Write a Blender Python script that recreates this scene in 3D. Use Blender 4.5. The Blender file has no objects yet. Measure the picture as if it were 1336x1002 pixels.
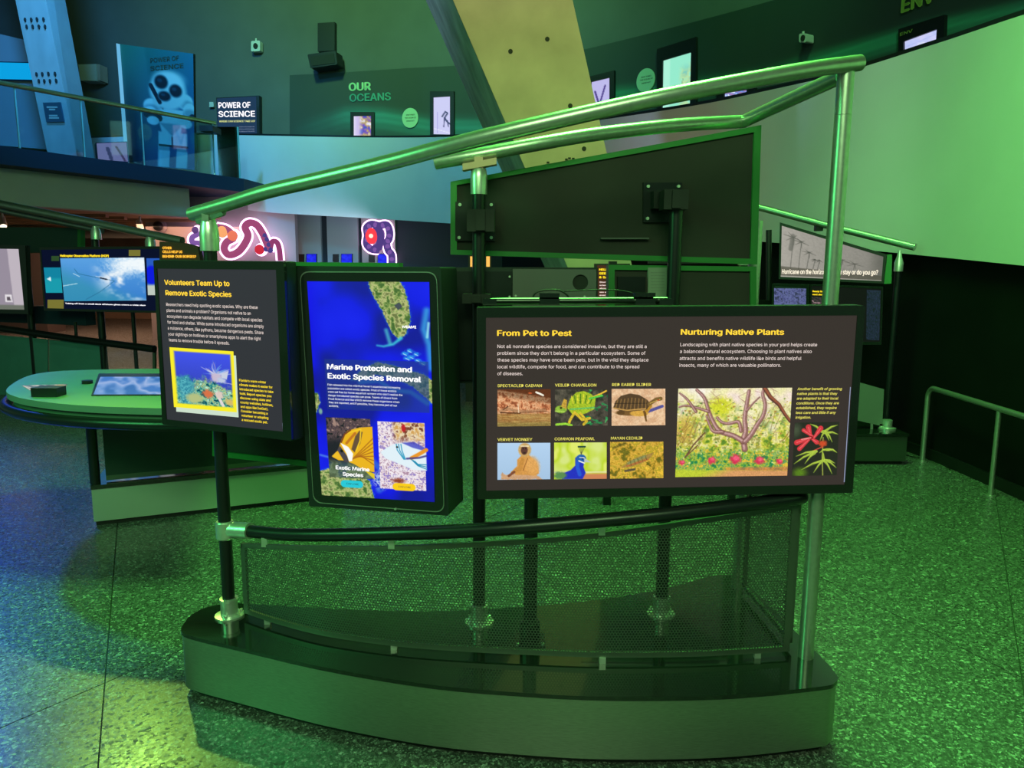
import bpy, bmesh, math, random
import numpy as np
from mathutils import Vector, Matrix
random.seed(4)
SC = bpy.context.scene
COL = SC.collection
# ------------------------------------------------------------------ camera
F = 1000.0
_p = math.radians(8.8); _s = 0.00587
_r0 = np.array([1., 0, 0]); _u0 = np.array([0, math.sin(_p), math.cos(_p)])
FW = np.array([0, math.cos(_p), -math.sin(_p)])
RT = _r0 + _s * _u0; RT /= np.linalg.norm(RT)
UP = -_s * _r0 + _u0; UP /= np.linalg.norm(UP)
EYE = np.array([0, 0, 1.6])
cd = bpy.data.cameras.new('camera'); cam = bpy.data.objects.new('camera', cd); COL.objects.link(cam)
cd.sensor_width = 36; cd.lens = F / 1336 * 36; cd.clip_start = 0.05; cd.clip_end = 200
cam.matrix_world = Matrix(((RT[0], UP[0], -FW[0], EYE[0]), (RT[1], UP[1], -FW[1], EYE[1]), (RT[2], UP[2], -FW[2], EYE[2]), (0, 0, 0, 1)))
SC.camera = cam
# ------------------------------------------------------------------ view + light
vs = SC.view_settings
vs.view_transform = 'Standard'; vs.look = 'None'; vs.gamma = 1; vs.use_curve_mapping = False
vs.exposure = 0.0
w = bpy.data.worlds.new('world'); SC.world = w; w.use_nodes = True
w.node_tree.nodes['Background'].inputs[0].default_value = (0.12, 0.24, 0.15, 1)
w.node_tree.nodes['Background'].inputs[1].default_value = 0.5

def lamp(name, kind, loc, target, color, energy, size=1.0, size_y=None, angle=60, blend=0.5):
    ld = bpy.data.lights.new(name, kind); o = bpy.data.objects.new(name, ld); COL.objects.link(o)
    ld.color = color; ld.energy = energy
    if kind == 'AREA':
        ld.shape = 'RECTANGLE'; ld.size = size; ld.size_y = size_y or size
    elif kind == 'SPOT':
        ld.spot_size = math.radians(angle); ld.spot_blend = blend; ld.shadow_soft_size = size
    else:
        ld.shadow_soft_size = size
    o.location = loc
    d = Vector(target) - Vector(loc)
    o.rotation_euler = d.to_track_quat('-Z', 'Y').to_euler()
    return o

GREEN = (0.16, 1.0, 0.13)
_g = lamp('green_stage_wash', 'AREA', (0.9, 4.4, 7.3), (0.6, 2.2, 0), GREEN, 420, 2.0); _g.data.spread = math.radians(112)
lamp('green_side_wash', 'AREA', (-4.6, 0.6, 3.2), (-0.8, 2.6, 0.1), (0.10, 1.0, 0.25), 120, 1.5)
lamp('green_ramp_wash', 'SPOT', (2.4, 0.5, 7.5), (4.9, 7.8, 2.9), (0.52, 1.0, 0.62), 1050, 0.3, angle=60, blend=1.0)
lamp('cyan_ramp_wash', 'SPOT', (-3.5, 8.0, 6.5), (-1.5, 15.5, 2.9), (0.08, 0.62, 0.85), 1000, 0.3, angle=80, blend=0.9)
lamp('blue_gallery_wash', 'SPOT', (-5.6, 8.6, 8.2), (-9.5, 17.0, 3.4), (0.06, 0.42, 1.0), 3000, 0.3, angle=85, blend=1.0)
lamp('blue_floor_wash', 'SPOT', (-8.0, 9.5, 6.5), (-5.2, 4.3, 0), (0.04, 0.12, 1.0), 6000, 0.25, angle=40, blend=1.0)
lamp('green_wall_wash', 'SPOT', (-4.2, 10.0, 9.2), (-2.5, 18.5, 8.2), (0.34, 1.0, 0.30), 2800, 0.4, angle=100, blend=1.0)
lamp('green_wall_wash_right', 'SPOT', (3.0, 9.0, 9.2), (2.5, 15.0, 6.5), (0.20, 1.0, 0.30), 900, 0.4, angle=100, blend=1.0)
lamp('green_left_wash', 'SPOT', (-4.5, 4.0, 7.0), (-4.2, 7.0, 0.6), (0.45, 1.0, 0.50), 270, 0.3, angle=56, blend=1.0)
lamp('amber_column_wash', 'SPOT', (0.6, 1.5, 7.5), (0.5, 7.0, 3.9), (1.0, 0.46, 0.24), 760, 0.2, angle=34, blend=0.8)
lamp('blue_pillar_wash', 'SPOT', (-12.0, 8.0, 7.5), (-8.0, 13.0, 5.0), (0.10, 0.50, 1.0), 900, 0.2, angle=40, blend=1.0)
lamp('steel_blue_column_wash', 'SPOT', (-6.0, 4.5, 7.0), (-0.6, 7.8, 5.0), (0.45, 0.70, 1.0), 900, 0.2, angle=26, blend=0.8)
lamp('lime_floor_spot', 'SPOT', (-7.6, 14.2, 9.6), (-1.35, 1.65, 0), (0.50, 1.0, 0.14), 1900, 0.2, angle=7.5, blend=0.5)
lamp('warm_gallery_light', 'AREA', (-8.0, 16.5, 2.35), (-8.0, 16.5, 0), (1.0, 0.55, 0.32), 260, 5.0, 4.0)
lamp('recess_fill', 'AREA', (-3.5, 15.0, 2.2), (-3.5, 17.0, 1.4), (0.65, 0.8, 1.0), 16, 3.0, 0.4)  # unseen area lamp added to brighten the grey panels under the ramp
lamp('front_fill_wash', 'AREA', (-0.2, -2.4, 4.5), (0.0, 3.0, 0.3), (0.50, 0.95, 0.38), 190, 3.0, 1.5)

# ------------------------------------------------------------------ projection helpers (pixels of the photo -> points on real surfaces)
def ray(x, y): return FW + RT * (x - 668) / F - UP * (y - 501) / F
def P(x, y, Y): d = ray(x, y); return EYE + d * Y / d[1]
def Pz(x, y, z): d = ray(x, y); return EYE + d * (z - 1.6) / d[2]
def proj(X):
    v = np.array(X, float) - EYE; z = v @ FW
    return 668 + F * (v @ RT) / z, 501 - F * (v @ UP) / z
def zat(X, Y, py):
    a, b = -3.0, 14.0
    for _ in range(40):
        m = (a + b) / 2
        if proj((X, Y, m))[1] > py: a = m
        else: b = m
    return (a + b) / 2

# ------------------------------------------------------------------ materials
MATS = {}
def lin(c):
    c = np.asarray(c, float) / 255.0
    return np.where(c <= 0.04045, c / 12.92, ((c + 0.055) / 1.055) ** 2.4)
def mat(name, col, rough=0.5, metal=0.0, noise=0.0, scale=20, bump=0.0, coat=0.0, stretch=None, spec=0.5):
    if name in MATS: return MATS[name]
    m = bpy.data.materials.new(name); m.use_nodes = True; nt = m.node_tree; b = nt.nodes['Principled BSDF']
    b.inputs['Base Color'].default_value = (*col, 1); b.inputs['Roughness'].default_value = rough
    b.inputs['Metallic'].default_value = metal; b.inputs['Coat Weight'].default_value = coat
    b.inputs['Specular IOR Level'].default_value = spec
    if noise or bump:
        tc = nt.nodes.new('ShaderNodeTexCoord'); mp = nt.nodes.new('ShaderNodeMapping'); n = nt.nodes.new('ShaderNodeTexNoise')
        n.inputs['Scale'].default_value = scale; n.inputs['Detail'].default_value = 5
        if stretch: mp.inputs['Scale'].default_value = stretch
        nt.links.new(tc.outputs['Object'], mp.inputs[0]); nt.links.new(mp.outputs[0], n.inputs['Vector'])
        if noise:
            r = nt.nodes.new('ShaderNodeValToRGB')
            r.color_ramp.elements[0].position = 0.3; r.color_ramp.elements[1].position = 0.7
            r.color_ramp.elements[0].color = (*[c * (1 - noise) for c in col], 1)
            r.color_ramp.elements[1].color = (*[min(1, c * (1 + noise)) for c in col], 1)
            nt.links.new(n.outputs['Fac'], r.inputs[0]); nt.links.new(r.outputs[0], b.inputs['Base Color'])
        if bump:
            bp = nt.nodes.new('ShaderNodeBump'); bp.inputs['Strength'].default_value = bump; bp.inputs['Distance'].default_value = 0.01
            nt.links.new(n.outputs['Fac'], bp.inputs['Height']); nt.links.new(bp.outputs[0], b.inputs['Normal'])
    MATS[name] = m; return m
def emi(name, rgb, strength=1.0):
    if name in MATS: return MATS[name]
    m = bpy.data.materials.new(name); m.use_nodes = True; nt = m.node_tree
    b = nt.nodes['Principled BSDF']; b.inputs['Base Color'].default_value = (0.006, 0.006, 0.006, 1); b.inputs['Roughness'].default_value = 0.6
    b.inputs['Emission Color'].default_value = (*lin(rgb), 1); b.inputs['Emission Strength'].default_value = strength
    b.inputs['Specular IOR Level'].default_value = 0.05
    MATS[name] = m; return m
def attr_mat(name, emit, strength=1.0, rough=0.6):
    if name in MATS: return MATS[name]
    m = bpy.data.materials.new(name); m.use_nodes = True; nt = m.node_tree; b = nt.nodes['Principled BSDF']
    a = nt.nodes.new('ShaderNodeAttribute'); a.attribute_name = 'Col'; b.inputs['Roughness'].default_value = rough
    if emit:
        b.inputs['Base Color'].default_value = (0.01, 0.01, 0.01, 1); b.inputs['Specular IOR Level'].default_value = 0.15
        nt.links.new(a.outputs['Color'], b.inputs['Emission Color']); b.inputs['Emission Strength'].default_value = strength
    else:
        nt.links.new(a.outputs['Color'], b.inputs['Base Color'])
    MATS[name] = m; return m
PICT = attr_mat('lit_picture', True, 1.0)
PRINT = attr_mat('printed_graphic', False)

STEEL = mat('satin_steel', (0.50, 0.52, 0.48), 0.33, 0.82, 0.08, 60)
CHROME = mat('galvanised_fitting', (0.72, 0.75, 0.70), 0.32, 0.75, 0.1, 30)
BRUSH = mat('brushed_fascia', (0.36, 0.38, 0.34), 0.36, 0.9, 0.12, 40, 0.0, stretch=(1, 1, 14))
BLACKM = mat('black_powder_coat', (0.008, 0.009, 0.012), 0.32)
BLACKG = mat('black_gloss_top', (0.012, 0.016, 0.014), 0.10, 0.0, coat=0.4)
BLACKP = mat('black_plastic', (0.006, 0.007, 0.008), 0.45)
HOUS = mat('dark_housing', (0.012, 0.018, 0.018), 0.4)
GREENF = mat('green_edge_frame', (0.035, 0.20, 0.05), 0.45, 0.2)
BOARD = mat('charcoal_board', (0.040, 0.034, 0.034), 0.7, 0, 0.15, 3, spec=.2)
GREYB = mat('grey_back_plate', (0.13, 0.12, 0.13), 0.5, 0.3)
WIRE = mat('perforated_metal', (0.13, 0.15, 0.13), 0.42, 0.7)
FRAME = mat('mesh_frame_metal', (0.13, 0.15, 0.13), 0.45, 0.6)
BRACK = mat('coppery_bracket', (0.60, 0.34, 0.27), 0.5, 0.4)
WHITEP = mat('white_render_wall', (0.66, 0.60, 0.63), 0.75, 0, 0.03, 2)
WALLD = mat('dark_painted_wall', (0.10, 0.11, 0.11), 0.8, 0, 0.08, 1.5)
BLACKW = mat('black_painted_wall', (0.005, 0.006, 0.006), 0.85, 0, 0.2, 2, spec=.08)
CONC = mat('concrete_warm', (0.44, 0.33, 0.27), 0.85, 0, 0.16, 2.2, 0.25)
CONCB = mat('concrete_side', (0.34, 0.35, 0.36), 0.85, 0, 0.30, 2.0, 0.3, stretch=(3, 3, .5))
CONCL = mat('concrete_pale', (0.42, 0.44, 0.44), 0.85, 0, 0.08, 2.5, 0.15)
HOLE = mat('tie_hole_dark', (0.02, 0.02, 0.02), 0.9)
WOOD = mat('wood_soffit', (0.36, 0.20, 0.12), 0.6, 0, 0.25, 3, stretch=(1, 8, 1))
MAUVE = mat('mauve_wall', (0.34, 0.27, 0.29), 0.8, 0, 0.06, 2)
GREYW = mat('grey_wall_panel', (0.30, 0.34, 0.38), 0.75)
TEALP = mat('console_laminate', (0.16, 0.24, 0.21), 0.45, 0, 0.05, 6)
BARR = mat('barrier_sheet', (0.09, 0.26, 0.26), 0.5, 0.2, 0.08, 5)
FASC = mat('mezzanine_fascia', (0.02, 0.04, 0.075), 0.6, spec=.2)
RAIL_LIT = mat('gallery_handrail_lit_metal', (.75, .72, .35), .4, 1.0)  # steel handrail; the olive light on it is put into this colour
PAPER = mat('paper_label', (0.24, 0.25, 0.23), 0.7)
PVC = mat('off_white_plastic', (0.6, 0.6, 0.56), 0.5)

def glass_mat():
    m = bpy.data.materials.new('railing_glass'); m.use_nodes = True; nt = m.node_tree
    for n in list(nt.nodes): nt.nodes.remove(n)
    o = nt.nodes.new('ShaderNodeOutputMaterial'); mx = nt.nodes.new('ShaderNodeMixShader')
    t = nt.nodes.new('ShaderNodeBsdfTransparent'); g = nt.nodes.new('ShaderNodeBsdfGlossy'); fr = nt.nodes.new('ShaderNodeFresnel')
    fr.inputs[0].default_value = 1.45
    t.inputs[0].default_value = (0.80, 0.93, 0.95, 1); g.inputs['Roughness'].default_value = 0.03
    nt.links.new(fr.outputs[0], mx.inputs[0]); nt.links.new(t.outputs[0], mx.inputs[1]); nt.links.new(g.outputs[0], mx.inputs[2])
    nt.links.new(mx.outputs[0], o.inputs[0]); return m
GLASS = glass_mat()
GEDGE = mat('glass_edge', (0.25, 0.6, 0.6), 0.2)

def floor_mat():
    m = bpy.data.materials.new('dark_terrazzo'); m.use_nodes = True; nt = m.node_tree; b = nt.nodes['Principled BSDF']
    tc = nt.nodes.new('ShaderNodeTexCoord')
    def vor(scale):
        v = nt.nodes.new('ShaderNodeTexVoronoi'); v.inputs['Scale'].default_value = scale; v.feature = 'F1'
        nt.links.new(tc.outputs['Object'], v.inputs['Vector']); return v
    v1 = vor(95); v2 = vor(210)
    sp = nt.nodes.new('ShaderNodeSeparateColor'); nt.links.new(v1.outputs['Color'], sp.inputs[0])
    sp2 = nt.nodes.new('ShaderNodeSeparateColor'); nt.links.new(v2.outputs['Color'], sp2.inputs[0])
    def ramp(stops):
        r = nt.nodes.new('ShaderNodeValToRGB'); r.color_ramp.interpolation = 'LINEAR'
        el = r.color_ramp.elements
        el[0].position = stops[0][0]; el[0].color = (*[stops[0][1]] * 3, 1); el[1].position = stops[-1][0]; el[1].color = (*[stops[-1][1]] * 3, 1)
        for p, c in stops[1:-1]: e = el.new(p); e.color = (c, c, c, 1)
        return r
    ra = ramp([(0, .022), (.55, .05), (.8, .12), (.93, .22), (1, .55)]); nt.links.new(sp.outputs[0], ra.inputs[0])
    rb = ramp([(0, .03), (.6, .06), (.9, .16), (1, .5)]); nt.links.new(sp2.outputs[1], rb.inputs[0])
    mx = nt.nodes.new('ShaderNodeMix'); mx.data_type = 'RGBA'; mx.inputs[0].default_value = 0.5
    nt.links.new(ra.outputs[0], mx.inputs[6]); nt.links.new(rb.outputs[0], mx.inputs[7])
    nt.links.new(mx.outputs[2], b.inputs['Base Color'])
    rr = ramp([(0, .22), (.8, .34), (1, .5)]); nt.links.new(sp.outputs[1], rr.inputs[0]); nt.links.new(rr.outputs[0], b.inputs['Roughness'])
    bp = nt.nodes.new('ShaderNodeBump'); bp.inputs['Strength'].default_value = 0.10; bp.inputs['Distance'].default_value = 0.004
    nt.links.new(sp.outputs[2], bp.inputs['Height']); nt.links.new(bp.outputs[0], b.inputs['Normal'])
    return m
FLOORM = floor_mat()
GROUT = mat('joint_filler', (0.01, 0.012, 0.01), 0.7)

# ------------------------------------------------------------------ object helpers
ORG = {}
def tag(o, label=None, cat=None, group=None, kind=None):
    if label: o['label'] = label
    if cat: o['category'] = cat
    if group: o['group'] = group
    if kind: o['kind'] = kind
    return o
def thing(name, loc, label, cat, group=None):
    o = bpy.data.objects.new(name, None); COL.objects.link(o); o.location = [float(c) for c in loc]; o.empty_display_size = 0.1
    ORG[o.name] = np.array(loc, float); return tag(o, label, cat, group)
def link_mesh(name, V, Fc, m, parent=None, smooth=False, kind=None, label=None, origin=None):
    V = np.array(V, float)
    if parent is not None: org = ORG[parent.name]
    else: org = np.array(origin, float) if origin is not None else np.zeros(3)
    me = bpy.data.meshes.new(name); me.from_pydata((V - org).tolist(), [], Fc); me.update()
    if m is not None: me.materials.append(m)
    if smooth:
        me.polygons.foreach_set('use_smooth', [True] * len(me.polygons))
        me.set_sharp_from_angle(angle=math.radians(38))
    o = bpy.data.objects.new(name, me); COL.objects.link(o)
    if parent is not None: o.parent = parent; ORG[o.name] = org
    else: o.location = org.tolist(); ORG[o.name] = org
    if kind: o['kind'] = kind
    if label: o['label'] = label
    return o

def catmull(pts, n=8):
    pts = [np.array(p, float) for p in pts]; out = []
    for i in range(len(pts) - 1):
        p0 = pts[max(i - 1, 0)]; p1 = pts[i]; p2 = pts[i + 1]; p3 = pts[min(i + 2, len(pts) - 1)]
        for k in range(n):
            t = k / n
            out.append(0.5 * (2 * p1 + (p2 - p0) * t + (2 * p0 - 5 * p1 + 4 * p2 - p3) * t * t + (3 * p1 - p0 - 3 * p2 + p3) * t ** 3))
    out.append(pts[-1]); return out

class MB:
    def __init__(s): s.v = []; s.f = []
    def add(s, V, Fc):
        n = len(s.v); s.v += [list(map(float, p)) for p in V]; s.f += [tuple(i + n for i in q) for q in Fc]; return s
    def hexa(s, c):   # 8 corners: 4 back loop, 4 front loop
        return s.add(c, [(0, 1, 2, 3), (7, 6, 5, 4), (0, 4, 5, 1), (1, 5, 6, 2), (2, 6, 7, 3), (3, 7, 4, 0)])
    def box(s, lo, hi):
        a, b = lo, hi
        return s.hexa([(a[0], a[1], a[2]), (b[0], a[1], a[2]), (b[0], b[1], a[2]), (a[0], b[1], a[2]), (a[0], a[1], b[2]), (b[0], a[1], b[2]), (b[0], b[1], b[2]), (a[0], b[1], b[2])])
    def tube(s, path, r, n=14, caps=True, radii=None):
        path = [np.array(p, float) for p in path]; m = len(path); rings = []
        T = []
        for i in range(m):
            a = path[max(i - 1, 0)]; b = path[min(i + 1, m - 1)]; t = b - a; T.append(t / (np.linalg.norm(t) + 1e-12))
        ref = np.array([0, 0, 1.]) if abs(T[0][2]) < 0.9 else np.array([1., 0, 0])
        x = np.cross(T[0], ref); x /= np.linalg.norm(x); V = []
        for i in range(m):
            x = x - T[i] * (x @ T[i]); x /= np.linalg.norm(x); y = np.cross(T[i], x); rr = radii[i] if radii else r
            for k in range(n):
                a = 2 * math.pi * k / n; V.append(path[i] + rr * (math.cos(a) * x + math.sin(a) * y))
        Fc = []
        for i in range(m - 1):
            for k in range(n):
                k2 = (k + 1) % n; Fc.append((i * n + k, i * n + k2, (i + 1) * n + k2, (i + 1) * n + k))
        if caps: Fc.append(tuple(range(n))[::-1]); Fc.append(tuple((m - 1) * n + k for k in range(n)))
        return s.add(V, Fc)
    def lathe(s, c, prof, n=20):   # prof: (r, z) list, vertical axis at c
        V = []; Fc = []
        for r, z in prof:
            for k in range(n):
                a = 2 * math.pi * k / n; V.append((c[0] + r * math.cos(a), c[1] + r * math.sin(a), z))
        for i in range(len(prof) - 1):
            for k in range(n):
                k2 = (k + 1) % n; Fc.append((i * n + k, i * n + k2, (i + 1) * n + k2, (i + 1) * n + k))
        Fc.append(tuple(range(n))[::-1]); Fc.append(tuple((len(prof) - 1) * n + k for k in range(n)))
        return s.add(V, Fc)
    def prism(s, poly, z0, z1, shift=None):   # horizontal outline extruded up
        n = len(poly)
        V = [(p[0], p[1], z0) for p in poly] + [(p[0], p[1], z1) for p in poly]
        Fc = [tuple(range(n))[::-1], tuple(range(n, 2 * n))] + [(i, (i + 1) % n, n + (i + 1) % n, n + i) for i in range(n)]
        return s.add(V, Fc)
    def strip(s, pts, z0, z1, th):   # vertical ribbon following plan points; z0,z1 lists or numbers
        m = len(pts); N = []
        for i in range(m):
            a = np.array(pts[max(i - 1, 0)][:2], float); b = np.array(pts[min(i + 1, m - 1)][:2], float); t = b - a; t /= np.linalg.norm(t); N.append(np.array([-t[1], t[0]]))
        g = lambda z, i: z[i] if hasattr(z, '__len__') else z
        V = []
        for i in range(m):
            p = np.array(pts[i][:2], float); q = p + N[i] * th
            V += [(p[0], p[1], g(z0, i)), (p[0], p[1], g(z1, i)), (q[0], q[1], g(z1, i)), (q[0], q[1], g(z0, i))]
        Fc = []
        for i in range(m - 1):
            a = 4 * i; b = a + 4
            for k in range(4): Fc.append((a + k, a + (k + 1) % 4, b + (k + 1) % 4, b + k))
        Fc.append((0, 3, 2, 1)); e = 4 * (m - 1); Fc.append((e, e + 1, e + 2, e + 3))
        return s.add(V, Fc)
    def sphere(s, c, r, n=12, m=8, sc=(1, 1, 1)):
        V = []; Fc = []
        for i in range(m + 1):
            t = math.pi * i / m
            for k in range(n):
                a = 2 * math.pi * k / n
                V.append((c[0] + sc[0] * r * math.sin(t) * math.cos(a), c[1] + sc[1] * r * math.sin(t) * math.sin(a), c[2] + sc[2] * r * math.cos(t)))
        for i in range(m):
            for k in range(n): Fc.append((i * n + k, i * n + (k + 1) % n, (i + 1) * n + (k + 1) % n, (i + 1) * n + k))
        return s.add(V, Fc)
    def build(s, name, m, parent=None, **k): return link_mesh(name, s.v, s.f, m, parent, **k)

class Plane:
    """vertical plane through plan points A (left) and B (right); n points to the viewer's side"""
    def __init__(s, A, B):
        s.A = np.array(A[:2], float); d = np.array(B[:2], float) - s.A; s.L = np.linalg.norm(d); s.u = d / s.L; s.n = np.array([s.u[1], -s.u[0]])
    def pix(s, x, y, d=0.0):
        D = ray(x, y); o = s.A + s.n * d; t = ((o - EYE[:2]) @ s.n) / (D[:2] @ s.n); X = EYE + D * t
        return np.array([(X[:2] - o) @ s.u, X[2]])
    def pt(s, uv, d=0.0):
        q = s.A + s.u * uv[0] + s.n * d; return np.array([q[0], q[1], uv[1]])
    def poly(s, mb, uvs, d0, d1):
        n = len(uvs); V = [s.pt(q, d0) for q in uvs] + [s.pt(q, d1) for q in uvs]
        Fc = [tuple(range(n))[::-1], tuple(range(n, 2 * n))] + [(i, (i + 1) % n, n + (i + 1) % n, n + i) for i in range(n)]
        mb.add(V, Fc); return mb
    def ppoly(s, mb, px, d0, d1): return s.poly(mb, [s.pix(*p, d=d1) for p in px], d0, d1)
    def ring(s, mb, outer, inner, d0, d1):
        n = len(outer); V = [s.pt(q, d) for d in (d0, d1) for q in outer] + [s.pt(q, d) for d in (d0, d1) for q in inner]; Fc = []
        for i in range(n):
            j = (i + 1) % n
            Fc += [(i, j, n + j, n + i), (2 * n + j, 2 * n + i, 3 * n + i, 3 * n + j), (n + i, n + j, 3 * n + j, 3 * n + i), (j, i, 2 * n + i, 2 * n + j)]
        mb.add(V, Fc); return mb
def rect(x0, y0, x1, y1): return [(x0, y0), (x1, y0), (x1, y1), (x0, y1)]
def rounded(c, r, n=5):
    """round the corners of a closed outline of 2D points"""
    out = []; m = len(c); c = [np.array(p, float) for p in c]
    for i in range(m):
        p = c[i]; a = c[i - 1]; b = c[(i + 1) % m]; da = (a - p) / np.linalg.norm(a - p); db = (b - p) / np.linalg.norm(b - p)
        for k in range(n + 1):
            t = k / n; q = p + da * r * (1 - t) ** 2 + db * r * t ** 2; out.append(q)
    return out

# ------------------------------------------------------------------ text
_fc = bpy.data.curves.new('tmp_text', 'FONT'); _fo = bpy.data.objects.new('tmp_text', _fc); COL.objects.link(_fo)
_cache = {}
try:
    _fc.font = bpy.data.fonts.load(bpy.utils.system_resource('DATAFILES') + '/fonts/Inter.woff2')
except Exception:
    pass
def glyphs(s, bold, shear=0.0):
    k = (s, bold, shear)
    if k in _cache: return _cache[k]
    _fc.body = s; _fc.size = 1; _fc.offset = 0; _fc.resolution_u = 2; _fc.shear = shear
    dg = bpy.context.evaluated_depsgraph_get(); dg.update()
    me = bpy.data.meshes.new_from_object(_fo.evaluated_get(dg))
    V = np.array([v.co[:] for v in me.vertices]).reshape(-1, 3); Fc = [tuple(p.vertices) for p in me.polygons]
    bpy.data.meshes.remove(me)
    if bold > .005 and len(V):
        n = len(V); b = bold * (1.0 if bold > .016 else .6); sh = ([(0, 0)] if bold <= .016 else [(-b, 0), (b, 0)]) + ([(0, b * .6), (0, -b * .6)] if bold > .016 else [])
        Fc = [tuple(i + n * q for i in f) for q in range(len(sh)) for f in Fc]; V = np.concatenate([V + np.array([x, y, 0]) for x, y in sh])
    _cache[k] = (V, Fc); return V, Fc
def text(pl, lines, m, parent, name, d, height, bold=0.02, shear=0.0, label=None):
    """lines: (string, px left, px baseline, px right); height = cap height in pixels"""
    mb = MB()
    for s, x0, y0, x1 in lines:
        V, Fc = glyphs(s, bold, shear)
        if len(V) == 0: continue
        a = pl.pix(x0, y0, d); b = pl.pix(x1, y0, d); t = pl.pix(x0, y0 - height, d)
        wx = V[:, 0].max() - V[:, 0].min(); sx = (b[0] - a[0]) / wx; sy = (t[1] - a[1]) / 0.66
        mb.add([pl.pt((a[0] + (q[0] - V[:, 0].min()) * sx, a[1] + q[1] * sy), d) for q in V], Fc)
    return mb.build(name, m, parent, label=label)

# ------------------------------------------------------------------ painted pictures (colour attribute on a fine grid)
_rng = np.random.RandomState(7); _lat = _rng.rand(256, 256)
def vnoise(X, Y):
    xi = np.floor(X).astype(int); yi = np.floor(Y).astype(int); fx = X - xi; fy = Y - yi; fx = fx * fx * (3 - 2 * fx); fy = fy * fy * (3 - 2 * fy)
    g = lambda i, j: _lat[i % 256, j % 256]
    return (g(xi, yi) * (1 - fx) + g(xi + 1, yi) * fx) * (1 - fy) + (g(xi, yi + 1) * (1 - fx) + g(xi + 1, yi + 1) * fx) * fy
def fbm(X, Y, o=4):
    r = 0; a = 0.5; t = 0
    for i in range(o): r = r + a * vnoise(X * 2 ** i + 17.3 * i, Y * 2 ** i + 5.1 * i); t += a; a *= 0.55
    return r / t
def sst(a, b, x): t = np.clip((x - a) / (b - a), 0, 1); return t * t * (3 - 2 * t)
class Pic:
    def __init__(s, w, h, nx, ny, base=(0, 0, 0)):
        s.X, s.Y = np.meshgrid(np.linspace(0, w, nx), np.linspace(0, h, ny)); s.w = w; s.h = h
        s.c = np.zeros((ny, nx, 3)) + np.array(base, float)
    def put(s, m, col):
        col = np.array(col, float)
        if m.ndim == 2: m = m[..., None]
        s.c = s.c * (1 - m) + col * m
    def ell(s, cx, cy, rx, ry, col, ang=0, soft=0.15, wob=0):
        a = math.radians(ang); dx = s.X - cx; dy = s.Y - cy; x = dx * math.cos(a) + dy * math.sin(a); y = -dx * math.sin(a) + dy * math.cos(a)
        r = np.sqrt((x / rx) ** 2 + (y / ry) ** 2)
        if wob: r = r + wob * (fbm(s.X * .5, s.Y * .5) - .5)
        s.put(1 - sst(1 - soft, 1 + soft, r), col)
    def line(s, pts, w, col, soft=0.6, op=1.0, w2=None):
        n = len(pts) - 1; best = np.zeros_like(s.X)
        for i in range(n):
            (x0, y0), (x1, y1) = pts[i], pts[i + 1]; dx, dy = x1 - x0, y1 - y0; L = dx * dx + dy * dy + 1e-9
            t = np.clip(((s.X - x0) * dx + (s.Y - y0) * dy) / L, 0, 1); d = np.hypot(s.X - x0 - t * dx, s.Y - y0 - t * dy)
            ww = w if w2 is None else w + (w2 - w) * (i + t) / n
            best = np.maximum(best, 1 - sst(ww / 2 - soft / 2, ww / 2 + soft / 2, d))
        s.put(best * op, col)
    def poly(s, pts, col, soft=0.8, op=1.0, wob=0):
        ins = np.zeros(s.X.shape, bool); dist = np.full(s.X.shape, 1e9); n = len(pts)
        for i in range(n):
            (x0, y0), (x1, y1) = pts[i], pts[(i + 1) % n]
            cr = ((y0 > s.Y) != (y1 > s.Y)) & (s.X < (x1 - x0) * (s.Y - y0) / (y1 - y0 + 1e-12) + x0); ins ^= cr
            dx, dy = x1 - x0, y1 - y0; t = np.clip(((s.X - x0) * dx + (s.Y - y0) * dy) / (dx * dx + dy * dy + 1e-9), 0, 1)
            dist = np.minimum(dist, np.hypot(s.X - x0 - t * dx, s.Y - y0 - t * dy))
        sd = np.where(ins, -dist, dist)
        if wob: sd = sd + wob * (fbm(s.X * .6, s.Y * .6) - .5)
        m = 1 - sst(-soft / 2, soft / 2, sd); s.put(m * op, col); return m
    def grain(s, sc, amt, mask=None, sx=1, sy=1):
        n = (fbm(s.X * sc * sx + 3, s.Y * sc * sy + 9) - .5) * 2 * amt
        if mask is not None: n = n * mask
        s.c = np.clip(s.c * (1 + n[..., None]), 0, 255)
    def tint(s, sc, cols, mask=1.0, o=3, seed=0, contrast=2.0):
        n = np.clip((fbm(s.X * sc + seed, s.Y * sc + seed * 2.3, o) - .5) * contrast + .5, 0, 0.9999); k = len(cols) - 1; i = np.floor(n * k).astype(int); f = (n * k - i)[..., None]
        C = np.array(cols, float); col = C[i] * (1 - f) + C[np.minimum(i + 1, k)] * f
        s.put(np.zeros_like(s.X) + mask, col)
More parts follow.
